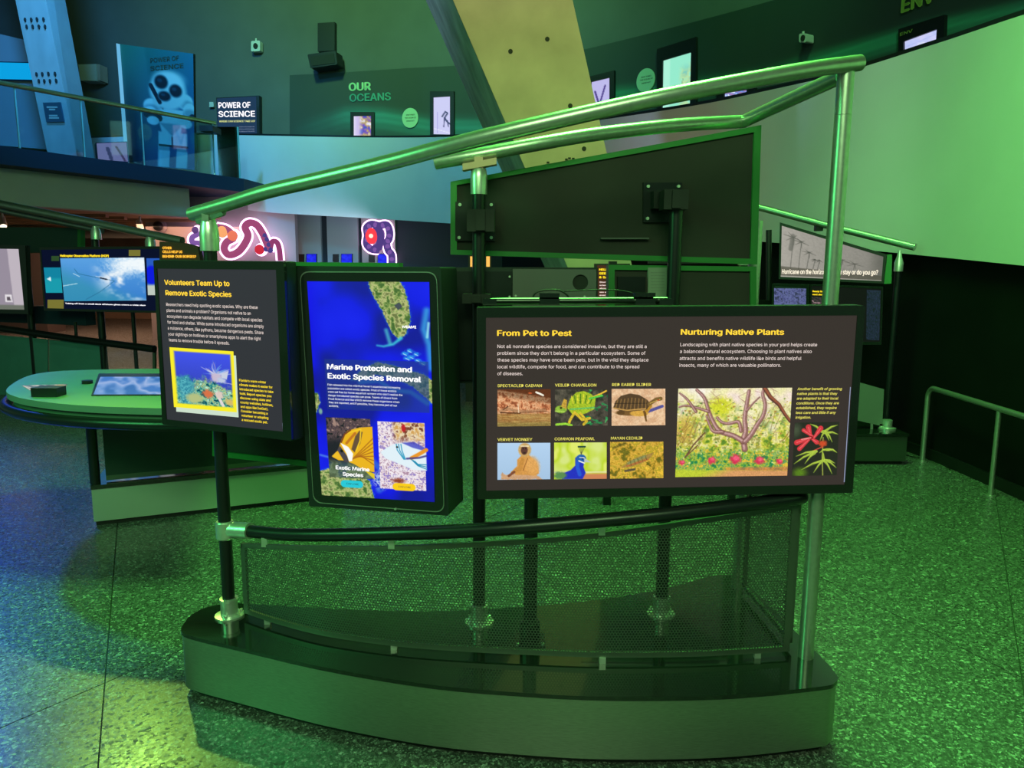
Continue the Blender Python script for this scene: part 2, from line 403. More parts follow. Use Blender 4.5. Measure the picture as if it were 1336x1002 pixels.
def picture(pl, quad, pic, parent, name, d, m=None, label=None, uvquad=None, kind=None):
    ny, nx, _ = pic.c.shape
    q = uvquad if uvquad is not None else [pl.pix(*p, d=d) for p in quad]   # TL TR BR BL
    V = []
    S, T = np.meshgrid(np.linspace(0, 1, nx), np.linspace(0, 1, ny))
    UV = (q[0][None, None] * ((1 - S) * (1 - T))[..., None] + q[1][None, None] * (S * (1 - T))[..., None] + q[2][None, None] * (S * T)[..., None] + q[3][None, None] * ((1 - S) * T)[..., None]).reshape(-1, 2)
    base = pl.A + pl.n * d
    V = np.column_stack([base[0] + UV[:, 0] * pl.u[0], base[1] + UV[:, 0] * pl.u[1], UV[:, 1]])
    Fc = [(j * nx + i, (j + 1) * nx + i, (j + 1) * nx + i + 1, j * nx + i + 1) for j in range(ny - 1) for i in range(nx - 1)]
    o = link_mesh(name, V, Fc, m or PICT, parent, label=label, kind=kind)
    ca = o.data.color_attributes.new('Col', 'FLOAT_COLOR', 'POINT')
    col = np.concatenate([lin(np.clip(pic.c, 0, 255)).reshape(-1, 3), np.ones((nx * ny, 1))], 1).astype(np.float32)
    ca.data.foreach_set('color', col.ravel()); return o

# ================================================================== SETTING
# floor: dark terrazzo slabs divided by thin joints
def floor():
    base = MB().box((-16, -3, -0.06), (8, 24, -0.004)).build('floor', GROUT, None, kind='structure')
    bm = bmesh.new(); vs_ = [bm.verts.new(c) for c in ((-16, -3, 0), (8, -3, 0), (8, 24, 0), (-16, 24, 0))]; bm.faces.new(vs_)
    cuts = [((152, 700), (128, 1001)), ((241, 846), (0, 950)), ((1299, 648), (1332, 877)), ((1152, 794), (1266, 851))]
    for a, b in cuts:
        A = Pz(*a, 0); B = Pz(*b, 0); d = B - A; n = Vector((-d[1], d[0], 0)).normalized()
        bmesh.ops.bisect_plane(bm, geom=bm.verts[:] + bm.edges[:] + bm.faces[:], plane_co=Vector(A), plane_no=n)
    for f in bm.faces:
        c = [np.array(l.vert.co[:2]) for l in f.loops]; n = len(c); area = sum(c[i][0] * c[(i + 1) % n][1] - c[(i + 1) % n][0] * c[i][1] for i in range(n))
        if area < 0: c = c[::-1]
        g = 0.0025; L = []
        for i in range(n):      # inset
            p = c[i]; a = c[i - 1]; b = c[(i + 1) % n]; e1 = (p - a) / np.linalg.norm(p - a); e2 = (b - p) / np.linalg.norm(b - p)
            n1 = np.array([-e1[1], e1[0]]); n2 = np.array([-e2[1], e2[0]]); k = 1 + n1 @ n2; L.append(p + (n1 + n2) * g / max(k, .2))
        MB().prism(L, -0.003, 0.0).build('floor_slab', FLOORM, base)
    bm.free()
floor()

# curved ramp parapet (pale) and what stands beneath it
RP = [(250, 176, 266, 16.3), (350, 177, 277, 16.0), (486, 179.5, 285, 15.2), (596, 178, 292, 14.0), (690, 170, 299, 12.9), (784, 156.5, 305, 11.5), (900, 139, 310, 9.7), (988, 121, 315, 8.45), (1080, 101, 322, 7.45), (1180, 70, 331, 6.56), (1336, 21, 346, 5.04)]
CX = [q[0] for q in RP] + [1450, 1800]; CT_ = [q[1] for q in RP] + [-15, -130]; CB = [q[2] for q in RP] + [360, 400]
def zcurve(X, Y, cy):
    a, b = -1.0, 9.0
    for _ in range(40):
        m = (a + b) / 2; q = proj((X, Y, m))
        if q[1] > np.interp(q[0], CX, cy): a = m
        else: b = m
    return (a + b) / 2
plan = [tuple(P(x, 344, Y)[:2]) for x, yt, yb, Y in RP[:-2]] + [(3.42, 6.56), (3.50, 5.04)]
rp = [(X, Y, zcurve(X, Y, CB), zcurve(X, Y, CT_)) for X, Y in plan]
rp += [(3.50, 3.6, 1.5, 2.95), (3.3, 2.0, 1.4, 2.85), (2.9, 0.0, 1.3, 2.75)]
rp[0:0] = [(-9.5, 16.6, 2.7, 4.15)]
rpc = catmull(rp, 7)
MB().strip(rpc, [q[2] for q in rpc], [q[3] for q in rpc], 0.16).build('wall_right', WHITEP, None, smooth=True, kind='structure', label='pale curved ramp parapet sweeping down to the right')
cap = MB().strip([(q[0], q[1]) for q in rpc], [q[3] for q in rpc], [q[3] + 0.035 for q in rpc], 0.20).build('trim_1', BLACKP, None, kind='structure', label='thin dark cap along the top of the ramp parapet')
lw = []
for i_, q in enumerate(rpc):
    if q[0] > -0.3 or q[1] < 8:
        t_ = rpc[min(i_ + 1, len(rpc) - 1)][:2] - rpc[max(i_ - 1, 0)][:2]; t_ = t_ / np.linalg.norm(t_); lw.append((q[0] - t_[1] * .08, q[1] + t_[0] * .08, q[2], q[3]))
MB().strip(lw, 0.0, [q[2] for q in lw], 0.10).build('wall_lower', BLACKW, None, smooth=True, kind='structure', label='black wall below the ramp')
MB().strip([(q[0], q[1]) for q in lw], 0.0, 0.09, -0.02).build('baseboard_right', BLACKP, None, kind='structure')

# upper wall beyond the ramp
WU = catmull([(-26, 16), (-16, 19), (-9, 19), (-4.5, 18.6), (-1.5, 17.8), (1.5, 16), (4, 13.4), (5.6, 10.3), (6.3, 7), (6.6, 3), (6.4, -3)], 8)
MB().strip(WU, 2.2, 10.5, 0.2).build('wall_back', WALLD, None, smooth=True, kind='structure', label='dark curved upper gallery wall')
MB().box((-26, -3, 10.5), (9, 24, 10.7)).build('ceiling', BLACKW, None, kind='structure')
def wall_plane(px, py=100, off=0.0, line=WU):
    D = ray(px, py)[:2]
    for i in range(len(line) - 1):
        a = np.array(line[i][:2], float); b = np.array(line[i + 1][:2], float); e = b - a
        M = np.array([[D[0], -e[0]], [D[1], -e[1]]])
        try: t, s = np.linalg.solve(M, a)
        except Exception: continue
        if t > 0 and 0 <= s <= 1:
            u = e / np.linalg.norm(e); n = np.array([u[1], -u[0]]); o = a + e * s + n * off
            return Plane(o, o + u)
    raise ValueError(px)
# mural band on the upper wall
def mural():
    xs = [378, 425, 470, 530, 590, 680, 765, 830, 900, 960, 1010, 1080, 1160, 1240, 1336, 1400]
    tops = [98, 96, 93, 89, 86, 76, 64, 48, 30, 14, 0, -22, -50, -85, -130, -165]
    xx = np.linspace(378, 1400, 260); tt = np.interp(xx, xs, tops); bot = np.interp(xx, [350, 486, 596, 690, 784, 900, 988, 1080, 1180, 1336, 1400], [177, 179.5, 178, 170, 156.5, 139, 121, 101, 70, 21, -2]) + 14
    ny = 40; V = []; C = []
    cen = np.interp(xx, [378, 450, 500, 560, 640, 700, 790, 860, 1000, 1090, 1200, 1336], [172, 150, 152, 163, 165, 150, 125, 118, 96, 72, 40, 10])
    amp = np.interp(xx, [378, 430, 470, 640, 760, 860, 1000, 1090, 1200, 1336], [0, .3, 1, .8, .8, .5, .2, .9, 1, .6])
    for i, x in enumerate(xx):
        pl = wall_plane(x, 100, 0.03)
        for j in range(ny):
            y = tt[i] + (bot[i] - tt[i]) * j / (ny - 1); V.append(pl.pt(pl.pix(x, y, 0), 0))
            dy = y - cen[i]; wv = amp[i] * (math.exp(-(dy / 9) ** 2) if dy < 0 else math.exp(-(dy / 16) ** 2)); st = 0.5 + 0.5 * math.sin(dy * .7 + x * .02)
            b = np.array([.030, .045, .043]); tc = np.array([.05, .26, .24]) if x < 800 else np.array([.06, .42, .24])
            c = b * (1 - wv) + tc * wv * (.75 + .25 * st); C.append((*c, 1))
    nx = len(xx); Fc = [(i * ny + j, i * ny + j + 1, (i + 1) * ny + j + 1, (i + 1) * ny + j) for i in range(nx - 1) for j in range(ny - 1)]
    o = link_mesh('trim_2', V, Fc, PRINT, None, kind='structure', label='dark printed mural with a teal wave on the upper wall', smooth=True)
    ca = o.data.color_attributes.new('Col', 'FLOAT_COLOR', 'POINT'); ca.data.foreach_set('color', np.array(C, np.float32).ravel())
mural()

# wall-mounted lettering
LIME = mat('lime_letters', (0.55, 0.85, 0.50), 0.6); AQUA = mat('aqua_letters', (0.12, 0.50, 0.42), 0.6); LIME2 = mat('yellow_green_letters', (0.40, 0.62, 0.10), 0.6)
pl = wall_plane(482, 115, 0.06)
lt = thing('wall_lettering', pl.pt((0, 4.6)), 'two-line our oceans lettering on the dark upper wall', 'sign')
text(pl, [('OUR', 455, 118.5, 484)], LIME, lt, 'lettering_line', 0.0, 13, 0.035)
text(pl, [('OCEANS', 456, 132.5, 510)], AQUA, lt, 'lettering_line', 0.0, 12.5, 0.02)
pl = wall_plane(1200, 8, 0.08)
lt = thing('wall_lettering', pl.pt((0, 5.2)), 'large cropped yellow-green lettering at the top right edge', 'sign')
text(pl, [('ENV', 1175, 17, 1219)], LIME2, lt, 'lettering_line', 0.0, 22, 0.04)

# framed lit niches on the upper wall: outer px box, screen px quad
def niche(name, outer, scr, pic, label, sub=None, grp=None):
    cx = sum(p[0] for p in outer) / 4; cy = sum(p[1] for p in outer) / 4; pl = wall_plane(cx, cy, 0.05)
    r = thing(name, pl.pt(pl.pix(cx, cy)), label, 'display', grp)
    o = [pl.pix(*p, d=.05) for p in outer]; i = [pl.pix(*p, d=.05) for p in scr]
    mb = MB(); pl.ring(mb, o, i, -0.05, 0.05); mb.build('frame', BLACKP, r)
    picture(pl, scr, pic, r, 'screen', 0.02)
    return pl, r
def q4(x0, y0, x1, y1, sl=0.0, sb=None):
    sb = sl if sb is None else sb; w_ = x1 - x0
    return [(x0, y0), (x1, y0 + sl * w_), (x1, y1 + sb * w_), (x0, y1)]
p = Pic(24, 27, 30, 30, (205, 190, 235)); p.tint(.2, [(230, 225, 245), (190, 170, 90), (120, 80, 190), (60, 90, 190)], mask=sst(6, 14, p.X), seed=3); p.put(sst(6, 0, p.X) * .7, (235, 232, 250))
niche('wall_display', q4(457, 146, 488, 182, 0), q4(461, 151.5, 484, 178, -.02), p, 'small lit wall niche below the our oceans lettering')
p = Pic(22, 50, 24, 50, (205, 205, 245)); p.line([(6, 20), (6, 48)], .6, (150, 140, 220)); p.line([(12, 26), (16, 20), (19, 22), (15, 28), (19, 34), (22, 36)], 2.0, (60, 70, 110)); p.line([(15, 28), (14, 40)], 1.4, (70, 70, 120)); p.line([(19, 32), (20, 40)], 1.2, (70, 70, 120)); p.line([(0, 42), (22, 48)], .7, (240, 240, 255))
niche('wall_display', q4(561, 119, 592, 180, 0), q4(565, 127, 587, 175, -.06, .02), p, 'tall lit wall niche with a small animal specimen, left of the slanted column')
p = Pic(26, 40, 26, 40, (190, 185, 235)); p.line([(6, 12), (12, 28), (20, 8)], 2.5, (80, 60, 140)); p.line([(12, 28), (10, 38)], 1.2, (80, 60, 140))
niche('wall_display', q4(768, 100, 801, 150, -.25), q4(771, 107, 795, 154, -.24), p, 'lit wall niche against the right edge of the slanted column')
p = Pic(40, 75, 36, 60, (150, 235, 205)); p.put(sst(12, 10, p.X) * .5, (195, 250, 230)); p.tint(.15, [(150, 235, 205), (190, 225, 160), (120, 200, 190)], mask=sst(22, 30, p.X) * sst(10, 30, p.Y), seed=5); p.line([(30, 35), (26, 50), (32, 60)], 1, (150, 170, 110))
niche('wall_display', [(857, 64), (908, 48), (908, 160), (857, 168)], [(864.5, 79), (901.5, 68), (900, 136), (863.5, 143)], p, 'largest bright mint-lit wall niche above the ramp')
p = Pic(30, 12, 30, 14, (190, 205, 250)); p.tint(.3, [(240, 240, 255), (90, 140, 230), (200, 120, 150)], seed=2)
niche('wall_display', [(935, 118), (985, 105), (985, 132), (935, 140)], [(944.5, 121.5), (974, 117), (974, 124), (944.5, 130)], p, 'low blue-lit display strip just above the ramp cap')
p = Pic(44, 25, 44, 26, (205, 205, 250)); p.line([(0, 14), (44, 8)], .8, (150, 165, 230)); p.ell(24, 17, 5, 3, (250, 250, 255)); p.tint(.12, [(215, 215, 250), (170, 190, 245)], .5)
pl, r = niche('wall_display', [(1172, 38), (1232, 19), (1231, 55), (1172, 72)], [(1178.5, 54), (1222, 38), (1221, 57), (1178.5, 69.5)], p, 'lit wall niche high on the right, above the pale ramp wall')
text(pl, [('ENV', 1174, 47, 1190)], LIME2, r, 'caption', 0.052, 5, 0.02)
# round stickers
def sticker(cx, cy, rx, ry, label):
    pl = wall_plane(cx, cy, 0.05); c = pl.pix(cx, cy); ru = abs(pl.pix(cx + rx, cy)[0] - c[0]); rv = abs(pl.pix(cx, cy - ry)[1] - c[1])
    r = thing('round_sign', pl.pt(c), label, 'sign'); mb = MB(); pl.poly(mb, [(c[0] + ru * math.cos(a), c[1] + rv * math.sin(a)) for a in np.linspace(0, 2 * math.pi, 33)[:-1]], 0, 0.02)
    mb.build('disc', mat('pale_green_disc', (0.42, 0.62, 0.42), 0.6), r)
    dk = mat('dark_print', (0.05, 0.09, 0.07), 0.7)
    for ln in [('WHAT MAKES', cx - rx * .55, cy - 3, cx + rx * .55), ('THE OCEAN SO', cx - rx * .7, cy + 1, cx + rx * .7), ('IMPORTANT?', cx - rx * .5, cy + 5, cx + rx * .5)]: text(pl, [ln], dk, r, 'print', 0.022, 2.4)
sticker(535.5, 154, 10.5, 13, 'round pale green sign beside the our oceans niches')
sticker(843, 105, 12, 15.5, 'round pale green sign above the big handrail, beside the mint-lit niche')

# speaker with wall plate
pl = wall_plane(427, 60, 0.05)
r = thing('wall_speaker', pl.pt(pl.pix(425, 75)), 'black wall speaker hanging below a tall black plate', 'speaker')
mb = MB(); pl.ppoly(mb, q4(414.5, 30, 436.5, 67, -.06), -.02, .10); mb.build('plate', BLACKP, r)
mb = MB(); a = [pl.pix(*q, d=.5) for q in [(401, 71), (438, 66), (440, 84), (405, 89)]]; pl.poly(mb, rounded(a, .03, 3), .12, .50); mb.build('cabinet', BLACKP, r)
mb = MB(); a = [pl.pix(*q, d=.515) for q in [(404, 74), (435, 70), (437, 82), (407, 86)]]; pl.poly(mb, a, .5, .515); mb.build('grille', mat('speaker_cloth', (.02, .022, .022), .9), r)
# cameras on the wall
def wall_camera(cx, cy, s, label):
    pl = wall_plane(cx, cy, 0.05); r = thing('wall_camera', pl.pt(pl.pix(cx, cy)), label, 'camera')
    mb = MB(); a = [pl.pix(*q, d=.16) for q in [(cx - s, cy - s), (cx + s * .8, cy - s * 1.1), (cx + s * .8, cy + s), (cx - s, cy + s * 1.1)]]; pl.poly(mb, rounded(a, .03, 3), 0, .16); mb.build('body', PVC, r)
    mb = MB(); c = pl.pix(cx - s * .1, cy, d=.17); rr = abs(pl.pix(cx + s * .45, cy, d=.17)[0] - pl.pix(cx, cy, d=.17)[0]); pl.poly(mb, [(c[0] + rr * math.cos(t), c[1] + 1.2 * rr * math.sin(t)) for t in np.linspace(0, 2 * math.pi, 17)[:-1]], .16, .18); mb.build('lens', HOLE, r)
    mb = MB(); mb.tube([pl.pt(pl.pix(cx, cy - s, .08), .08), pl.pt(pl.pix(cx, cy - s * 1.5, .08), .08)], .02, 8); mb.build('bracket', PVC, r)
wall_camera(334, 60, 6.5, 'small pale camera on the wall left of the black speaker')
wall_camera(1048, 49.5, 5.5, 'small pale sensor box high on the wall above the big handrail')

# ------------------------------------------------------------------ left mezzanine
MA = P(0, 192, 11.0); MBp = P(318, 235, 15.0); md = (MBp - MA)[:2]; md /= np.linalg.norm(md); MA2 = MA[:2] - md * 7
ZM = 3.2
MB().prism([tuple(MA2), tuple(MBp[:2]), (-4.9, 18.3), (-16, 18.3)], 2.95, ZM).build('trim_3', FASC, None, kind='structure', label='dark edge slab of the upper gallery')
off = np.array([-md[1], md[0]]) * 0.45
s1 = MA2 + off; s2 = MBp[:2] + off - md * 0.9
MB().strip([s1, s2], 2.44, 2.95, 0.3).build('trim_4', WHITEP, None, kind='structure', label='pale band below the gallery edge')
ce = MB().box((-15.5, 10.0, 0), (-4.9, 23, 0.04))
nrm = np.array([-md[1], md[0]])
pts = [s1 + nrm * .3, s2 + nrm * .3, (-5.2, 23), (-15.5, 23)]
wsf = MB().prism(pts, 2.50, 2.54).build('ceiling.001', WOOD, None, kind='structure', label='warm wood soffit under the upper gallery')
# battens of the soffit
for k in range(9):
    y = 14.6 + k * 0.7; MB().box((-14.5, y, 2.44), (-6.2 if y > 15.6 else -7.6, y + .12, 2.50)).build('batten', WOOD, wsf)
for x0, y0 in ((-9.2, 14.1), (-7.25, 15.2)):
    r = thing('track_spotlight', (x0, y0, 2.5), 'small track spotlight under the wood soffit, ' + ('left' if x0 < -8 else 'right') + ' one of two', 'lamp')
    MB().tube([(x0, y0, 2.5), (x0, y0, 2.38)], .02, 8).build('stem', PVC, r)
    MB().tube([(x0 - .05, y0 + .05, 2.40), (x0 + .04, y0 - .06, 2.24)], .06, 12).build('can', PVC, r)
    MB().tube([(x0 + .04, y0 - .06, 2.24), (x0 + .045, y0 - .066, 2.232)], .05, 12).build('lens', emi('warm_lens', (255, 225, 190), 4), r)
# gallery floor wall to the left (bright blue) and its cyan lit strip
pb = Plane(P(-60, 100, 16.2)[:2], P(70, 100, 16.2)[:2])
mb = MB(); pb.ppoly(mb, [(-60, 30), (40, 54), (64, 195), (-60, 185)], -.1, 0); mb.build('wall_left', mat('pale_partition', (.30, .34, .40), .7), None, kind='structure', label='partition behind the left column')
r = thing('light_box', pb.pt(pb.pix(20, 93)), 'long cyan lit strip behind the left column', 'light'); mb = MB(); pb.ppoly(mb, [(-50, 80), (39, 82), (43, 104), (-50, 102)], 0, .08); mb.build('diffuser', emi('cyan_strip', (10, 160, 225), 1), r)
mb = MB(); pb.ring(mb, [pb.pix(*q, .1) for q in [(-51, 79), (40, 81), (44, 105), (-51, 103)]], [pb.pix(*q, .1) for q in [(-50, 80), (39, 82), (43, 104), (-50, 102)]], 0, .1); mb.build('rim', FASC, r)
pl = wall_plane(115, 94, .05); r = thing('wall_box', pl.pt(pl.pix(115, 94)), 'pale rectangular box fixed to the wall right of the left column', 'box')
mb = MB(); pl.ppoly(mb, [(102, 84), (125, 83.5), (126, 105.5), (105, 105)], 0, .35); mb.build('case', PVC, r); mb = MB(); pl.ppoly(mb, [(125, 83.5), (130, 84), (131, 105), (126, 105.5)], 0, .30); mb.build('side', CONC, r)

# diver panel (curved printed board)
def diver():
    W, H = 104, 162; p = Pic(W, H, 105, 163)
    t = (p.X / W)[..., None]; v = (p.Y / H)[..., None]
    p.c = (np.array([30, 105, 85]) * (1 - t) + np.array([20, 95, 125]) * t) * (1 - v) + (np.array([5, 45, 75]) * (1 - t) + np.array([10, 80, 130]) * t) * v
    p.c *= (1 - .35 * np.exp(-((p.X - 12) / 14) ** 2) * sst(20, 110, p.Y))[..., None]
    b = (150, 188, 192); d = (10, 34, 50); s = (95, 140, 152)
    # legs
    p.poly([(52, 118), (92, 118), (94, 160), (80, 161), (78, 132), (68, 132), (66, 161), (48, 161)], s)
    p.poly([(52, 112), (94, 112), (94, 132), (52, 132)], b, 3); p.line([(53, 131), (94, 131)], 3, d); p.line([(72, 112), (72, 133)], 2, d)
    p.poly([(52, 138), (68, 138), (66, 161), (50, 161)], b, 2); p.poly([(78, 138), (94, 138), (92, 161), (76, 161)], b, 2)
    p.poly([(50, 80), (90, 80), (84, 118), (58, 118)], b, 3); p.poly([(54, 100), (88, 100), (72, 117)], s, 3)
    for cx, cy, rx, ry in ((44, 78, 12, 10), (92, 68, 11, 11), (98, 80, 9, 11), (42, 88, 10, 9)): p.ell(cx, cy, rx, ry, b); p.ell(cx, cy + 3, rx * .9, ry * .5, s, soft=.5)
    p.line([(36, 90), (54, 94)], 10, d); p.line([(90, 98), (102, 88)], 9, d); p.ell(45, 98, 9, 6, b); p.ell(92, 98, 9, 7, b)
    p.line([(60, 66), (60, 80)], 3, d); p.line([(80, 66), (88, 62)], 3, d)
    p.ell(68, 56, 26, 26, b); p.ell(70, 40, 20, 12, (170, 200, 205), soft=.5); p.line([(44, 50), (56, 72)], 6, d)
    for cx, cy, rx, ry in ((59, 44, 8.5, 8.5), (79, 54, 8, 8), (63, 63, 8, 6)): p.ell(cx, cy, rx + 1.6, ry + 1.6, (60, 105, 120)); p.ell(cx, cy, rx, ry, (8, 28, 42)); p.ell(cx - 2, cy - 2, rx * .4, ry * .3, (20, 60, 80), soft=.6)
    p.c = p.c * 1.05
    A = P(152, 100, 15.9); B = P(254, 100, 15.3); pl = Plane(A[:2], B[:2]); r = thing('graphic_screen', pl.pt((1, ZM)), 'tall blue-green board showing an atmospheric diving suit, beyond the glass railing', 'display board')
    quad = [(153, 57), (252, 70), (254, 222), (165, 214)]
    mb = MB(); pl.poly(mb, [pl.pix(*q, 0) for q in quad], -.06, 0); mb.build('board', BLACKP, r)
    o = picture(pl, quad, p, r, 'printed_face', .004, PRINT)
    text(pl, [('POWER OF', 196, 82, 234), ('SCIENCE', 196, 92.5, 240)], mat('dark_print', (.05, .09, .07)), r, 'lettering', .01, 7.5, .03)
    mb = MB(); pl.ppoly(mb, [(151.5, 56.5), (154, 57), (166, 214), (163.5, 214)], -.1, .05); mb.build('lit_edge', emi('edge_glow', (110, 190, 235), .9), r)
diver()
# science sign
pl = wall_plane(310, 150, .2)
r = thing('wall_sign', pl.pt(pl.pix(310, 150)), 'square power of science sign with white lettering', 'sign')
q = [(282, 127.5), (338, 124.5), (338.5, 175), (284, 176)]
mb = MB(); pl.ppoly(mb, q, -.15, 0); mb.build('case', BLACKP, r)
mb = MB(); pl.ppoly(mb, [(283, 128.5), (334, 126), (335, 174), (284.5, 175)], 0, .01); mb.build('face', emi('sign_navy', (30, 55, 85), 1), r)
W1 = emi('letters_white', (250, 248, 255), 1.1); W2 = emi('letters_grey', (150, 160, 190), 1.0); YEL = emi('letters_yellow', (255, 222, 40), 1.15)
text(pl, [('POWER OF', 285, 141, 327), ('SCIENCE', 285, 152.5, 333)], W1, r, 'lettering', .014, 9.5, .03)
text(pl, [('WHERE CAN SCIENCE TAKE US?', 286, 159.5, 333)], emi('letters_pale_yellow', (225, 235, 150), 1), r, 'tagline', .014, 3)
for ln in (('Explore how people use', 312, 166, 332), ('science and technology', 312, 169, 332), ('to discover the world', 312, 172, 332)): text(pl, [ln], W2, r, 'small_print', .014, 1.6, 0)
text(pl, [('around them every day', 285, 172, 306)], W2, r, 'small_print', .014, 1.6, 0)
pl = wall_plane(276, 136, .05); r = thing('wall_switch', pl.pt(pl.pix(276, 136)), 'tiny pale switch plate left of the science sign', 'switch')
mb = MB(); pl.ppoly(mb, q4(273, 133, 278.5, 139.5), 0, .05); mb.build('plate', PVC, r)
# low displays behind the railing
pl = Plane(P(50, 195, 14.6)[:2], P(320, 195, 16.6)[:2])
for q, c, lb in (([(125, 186), (166, 184.5), (168, 212), (127, 209)], (120, 115, 165), 'low pale violet showcase beside the foot of the left column'), ([(213, 193), (229, 194), (229, 207), (213, 206)], (150, 150, 200), 'small pale showcase standing in front of the diving suit board')):
    r = thing('showcase', pl.pt(pl.pix(q[0][0] + 8, 200)), lb, 'showcase'); mb = MB(); pl.ppoly(mb, q, -.3, 0); mb.build('case', FASC, r)
    a = q; pc = Pic(40, 25, 30, 20, c); pc.line([(14, 8), (18, 24)], 5, (60, 60, 100)); pc.line([(26, 6), (36, 24)], 3, (70, 50, 90)); picture(pl, [(a[0][0] + 1, a[0][1] + 1), (a[1][0] - 1, a[1][1] + 1), (a[2][0] - 1, a[2][1] - 1), (a[3][0] + 1, a[3][1] - 1)], pc, r, 'screen', .005)
# glass railing along the mezzanine edge
GP = Plane(MA2 + np.array([-md[1], md[0]]) * .08, MBp[:2] + np.array([-md[1], md[0]]) * .08)
r = thing('glass_railing', GP.pt((0, ZM)), 'frameless glass railing with a thin sloping handrail on the gallery edge', 'railing')
def gx(px, y=190): return GP.pix(px, y)[0]
us = [gx(-150), gx(26), gx(110), gx(187), gx(279)]
def rtop(u):  # handrail height from two pixels of the handrail
    a = GP.pix(0, 108); b = GP.pix(279, 160.5); return a[1] + (b[1] - a[1]) * (u - a[0]) / (b[0] - a[0])
for i in range(4):
    a, b = us[i] + .015, us[i + 1] - .015; mb = MB(); GP.poly(mb, [(a, ZM), (b, ZM), (b, rtop(b)), (a, rtop(a))], -.006, .006); g = mb.build('glass_pane', GLASS, r)
    mb = MB(); GP.poly(mb, [(b, ZM), (b + .02, ZM), (b + .02, rtop(b)), (b, rtop(b))], -.008, .008); mb.build('pane_edge', GEDGE, r)
mb = MB(); mb.tube([GP.pt((us[0], rtop(us[0])), 0), GP.pt((us[-1] + .05, rtop(us[-1])), 0)], .035, 12); mb.build('handrail', RAIL_LIT, r)
mb = MB(); a, b = gx(281), gx(307); GP.poly(mb, [(a, ZM), (b, ZM), (b, GP.pix(307, 166)[1]), (a, GP.pix(281, 166)[1])], .05, .062); mb.build('glass_pane', GLASS, r, label='separate glass pane at the railing end')
mb = MB(); GP.poly(mb, [(b, ZM), (b + .035, ZM), (b + .035, GP.pix(307, 166)[1]), (b, GP.pix(307, 166)[1])], .04, .07); mb.build('pane_edge', GEDGE, r)
mb = MB(); mb.box(tuple(GP.pt((gx(262), GP.pix(270, 171)[1]), .05) - .03), tuple(GP.pt((gx(284), GP.pix(284, 171)[1]), .05) + .03)); mb.build('clamp', BLACKP, r)

# ------------------------------------------------------------------ slanted concrete columns
def column(quadL, quadR, Yf, depthv, label, m1, m2, bolts=None, holes=None):
    """front face given by top/bottom pixel edges at depth Yf, second face goes back to the left edge"""
    (l0, l1), (r0, r1) = quadL, quadR
    f = [P(*l0, Yf), P(*r0, Yf), P(*r1, Yf), P(*l1, Yf)]
    bx = [p_ + np.array(depthv) for p_ in f]
    return f, bx
# main column: front face x 591..747 at top, foot on the floor
Yc = 7.0
def colpt(e0, e1, z):   # point on pixel line e0-e1 at plane Y=Yc with height z
    a = P(*e0, Yc); b = P(*e1, Yc); t = (z - a[2]) / (b[2] - a[2]); return a + (b - a) * t
Z1 = 10.4
fl = [colpt((591, 0), (685, 219), z) for z in (0, Z1)]; fr = [colpt((747, 0), (791.7, 200), z) for z in (0, Z1)]
# hidden side face: back-left edge seen at px 555.6..655
Yb = 8.1
def backpt(z):
    a = P(555.6, 0, Yb); b = P(655, 223, Yb); t = (z - a[2]) / (b[2] - a[2]); return a + (b - a) * t
bl = [backpt(0), backpt(Z1)]; br = [fr[0] + np.array([0, 1.1, 0]), fr[1] + np.array([0, 1.1, 0])]
col = thing('concrete_column', ((fl[0] + fr[0]) / 2), 'massive slanted raw concrete column behind the big handrails', 'column')
MB().add([fl[0], fr[0], br[0], bl[0], fl[1], fr[1], br[1], bl[1]], [(3, 2, 1, 0), (4, 5, 6, 7), (0, 1, 5, 4), (1, 2, 6, 5), (2, 3, 7, 6)]).build('shaft', CONC, col)
sd_n = np.cross(fl[1] - fl[0], bl[0] - fl[0]); sd_n /= np.linalg.norm(sd_n)
if sd_n[0] > 0: sd_n = -sd_n
MB().add([fl[0] + sd_n * .002, bl[0] + sd_n * .002, bl[1] + sd_n * .002, fl[1] + sd_n * .002], [(0, 3, 2, 1)]).build('side_face', CONCB, col, label='blue-grey board-marked side face')
for (x, y) in ((714, 51), (744, 138), (762, 194), (666, 67), (636, 4)):
    if x == 636: continue
    c = P(x, y, Yc - .001); mb = MB(); V = [c + np.array([.02 * math.cos(a), -.002, .02 * math.sin(a)]) for a in np.linspace(0, 2 * math.pi, 13)[:-1]]; W_ = [v + np.array([0, .004, 0]) for v in V]
    mb.add(V + W_, [tuple(range(12))[::-1]] + [(i, (i + 1) % 12, 12 + (i + 1) % 12, 12 + i) for i in range(12)]); mb.build('tie_hole', HOLE, col)
for (x, y) in ((715, 212), (739, 208), (743, 206.5), (748, 207)):
    c = P(x, y, Yc - .001); MB().box(tuple(c - np.array([.012, .002, .008])), tuple(c + np.array([.012, .002, .008]))).build('tie_hole', HOLE, col)
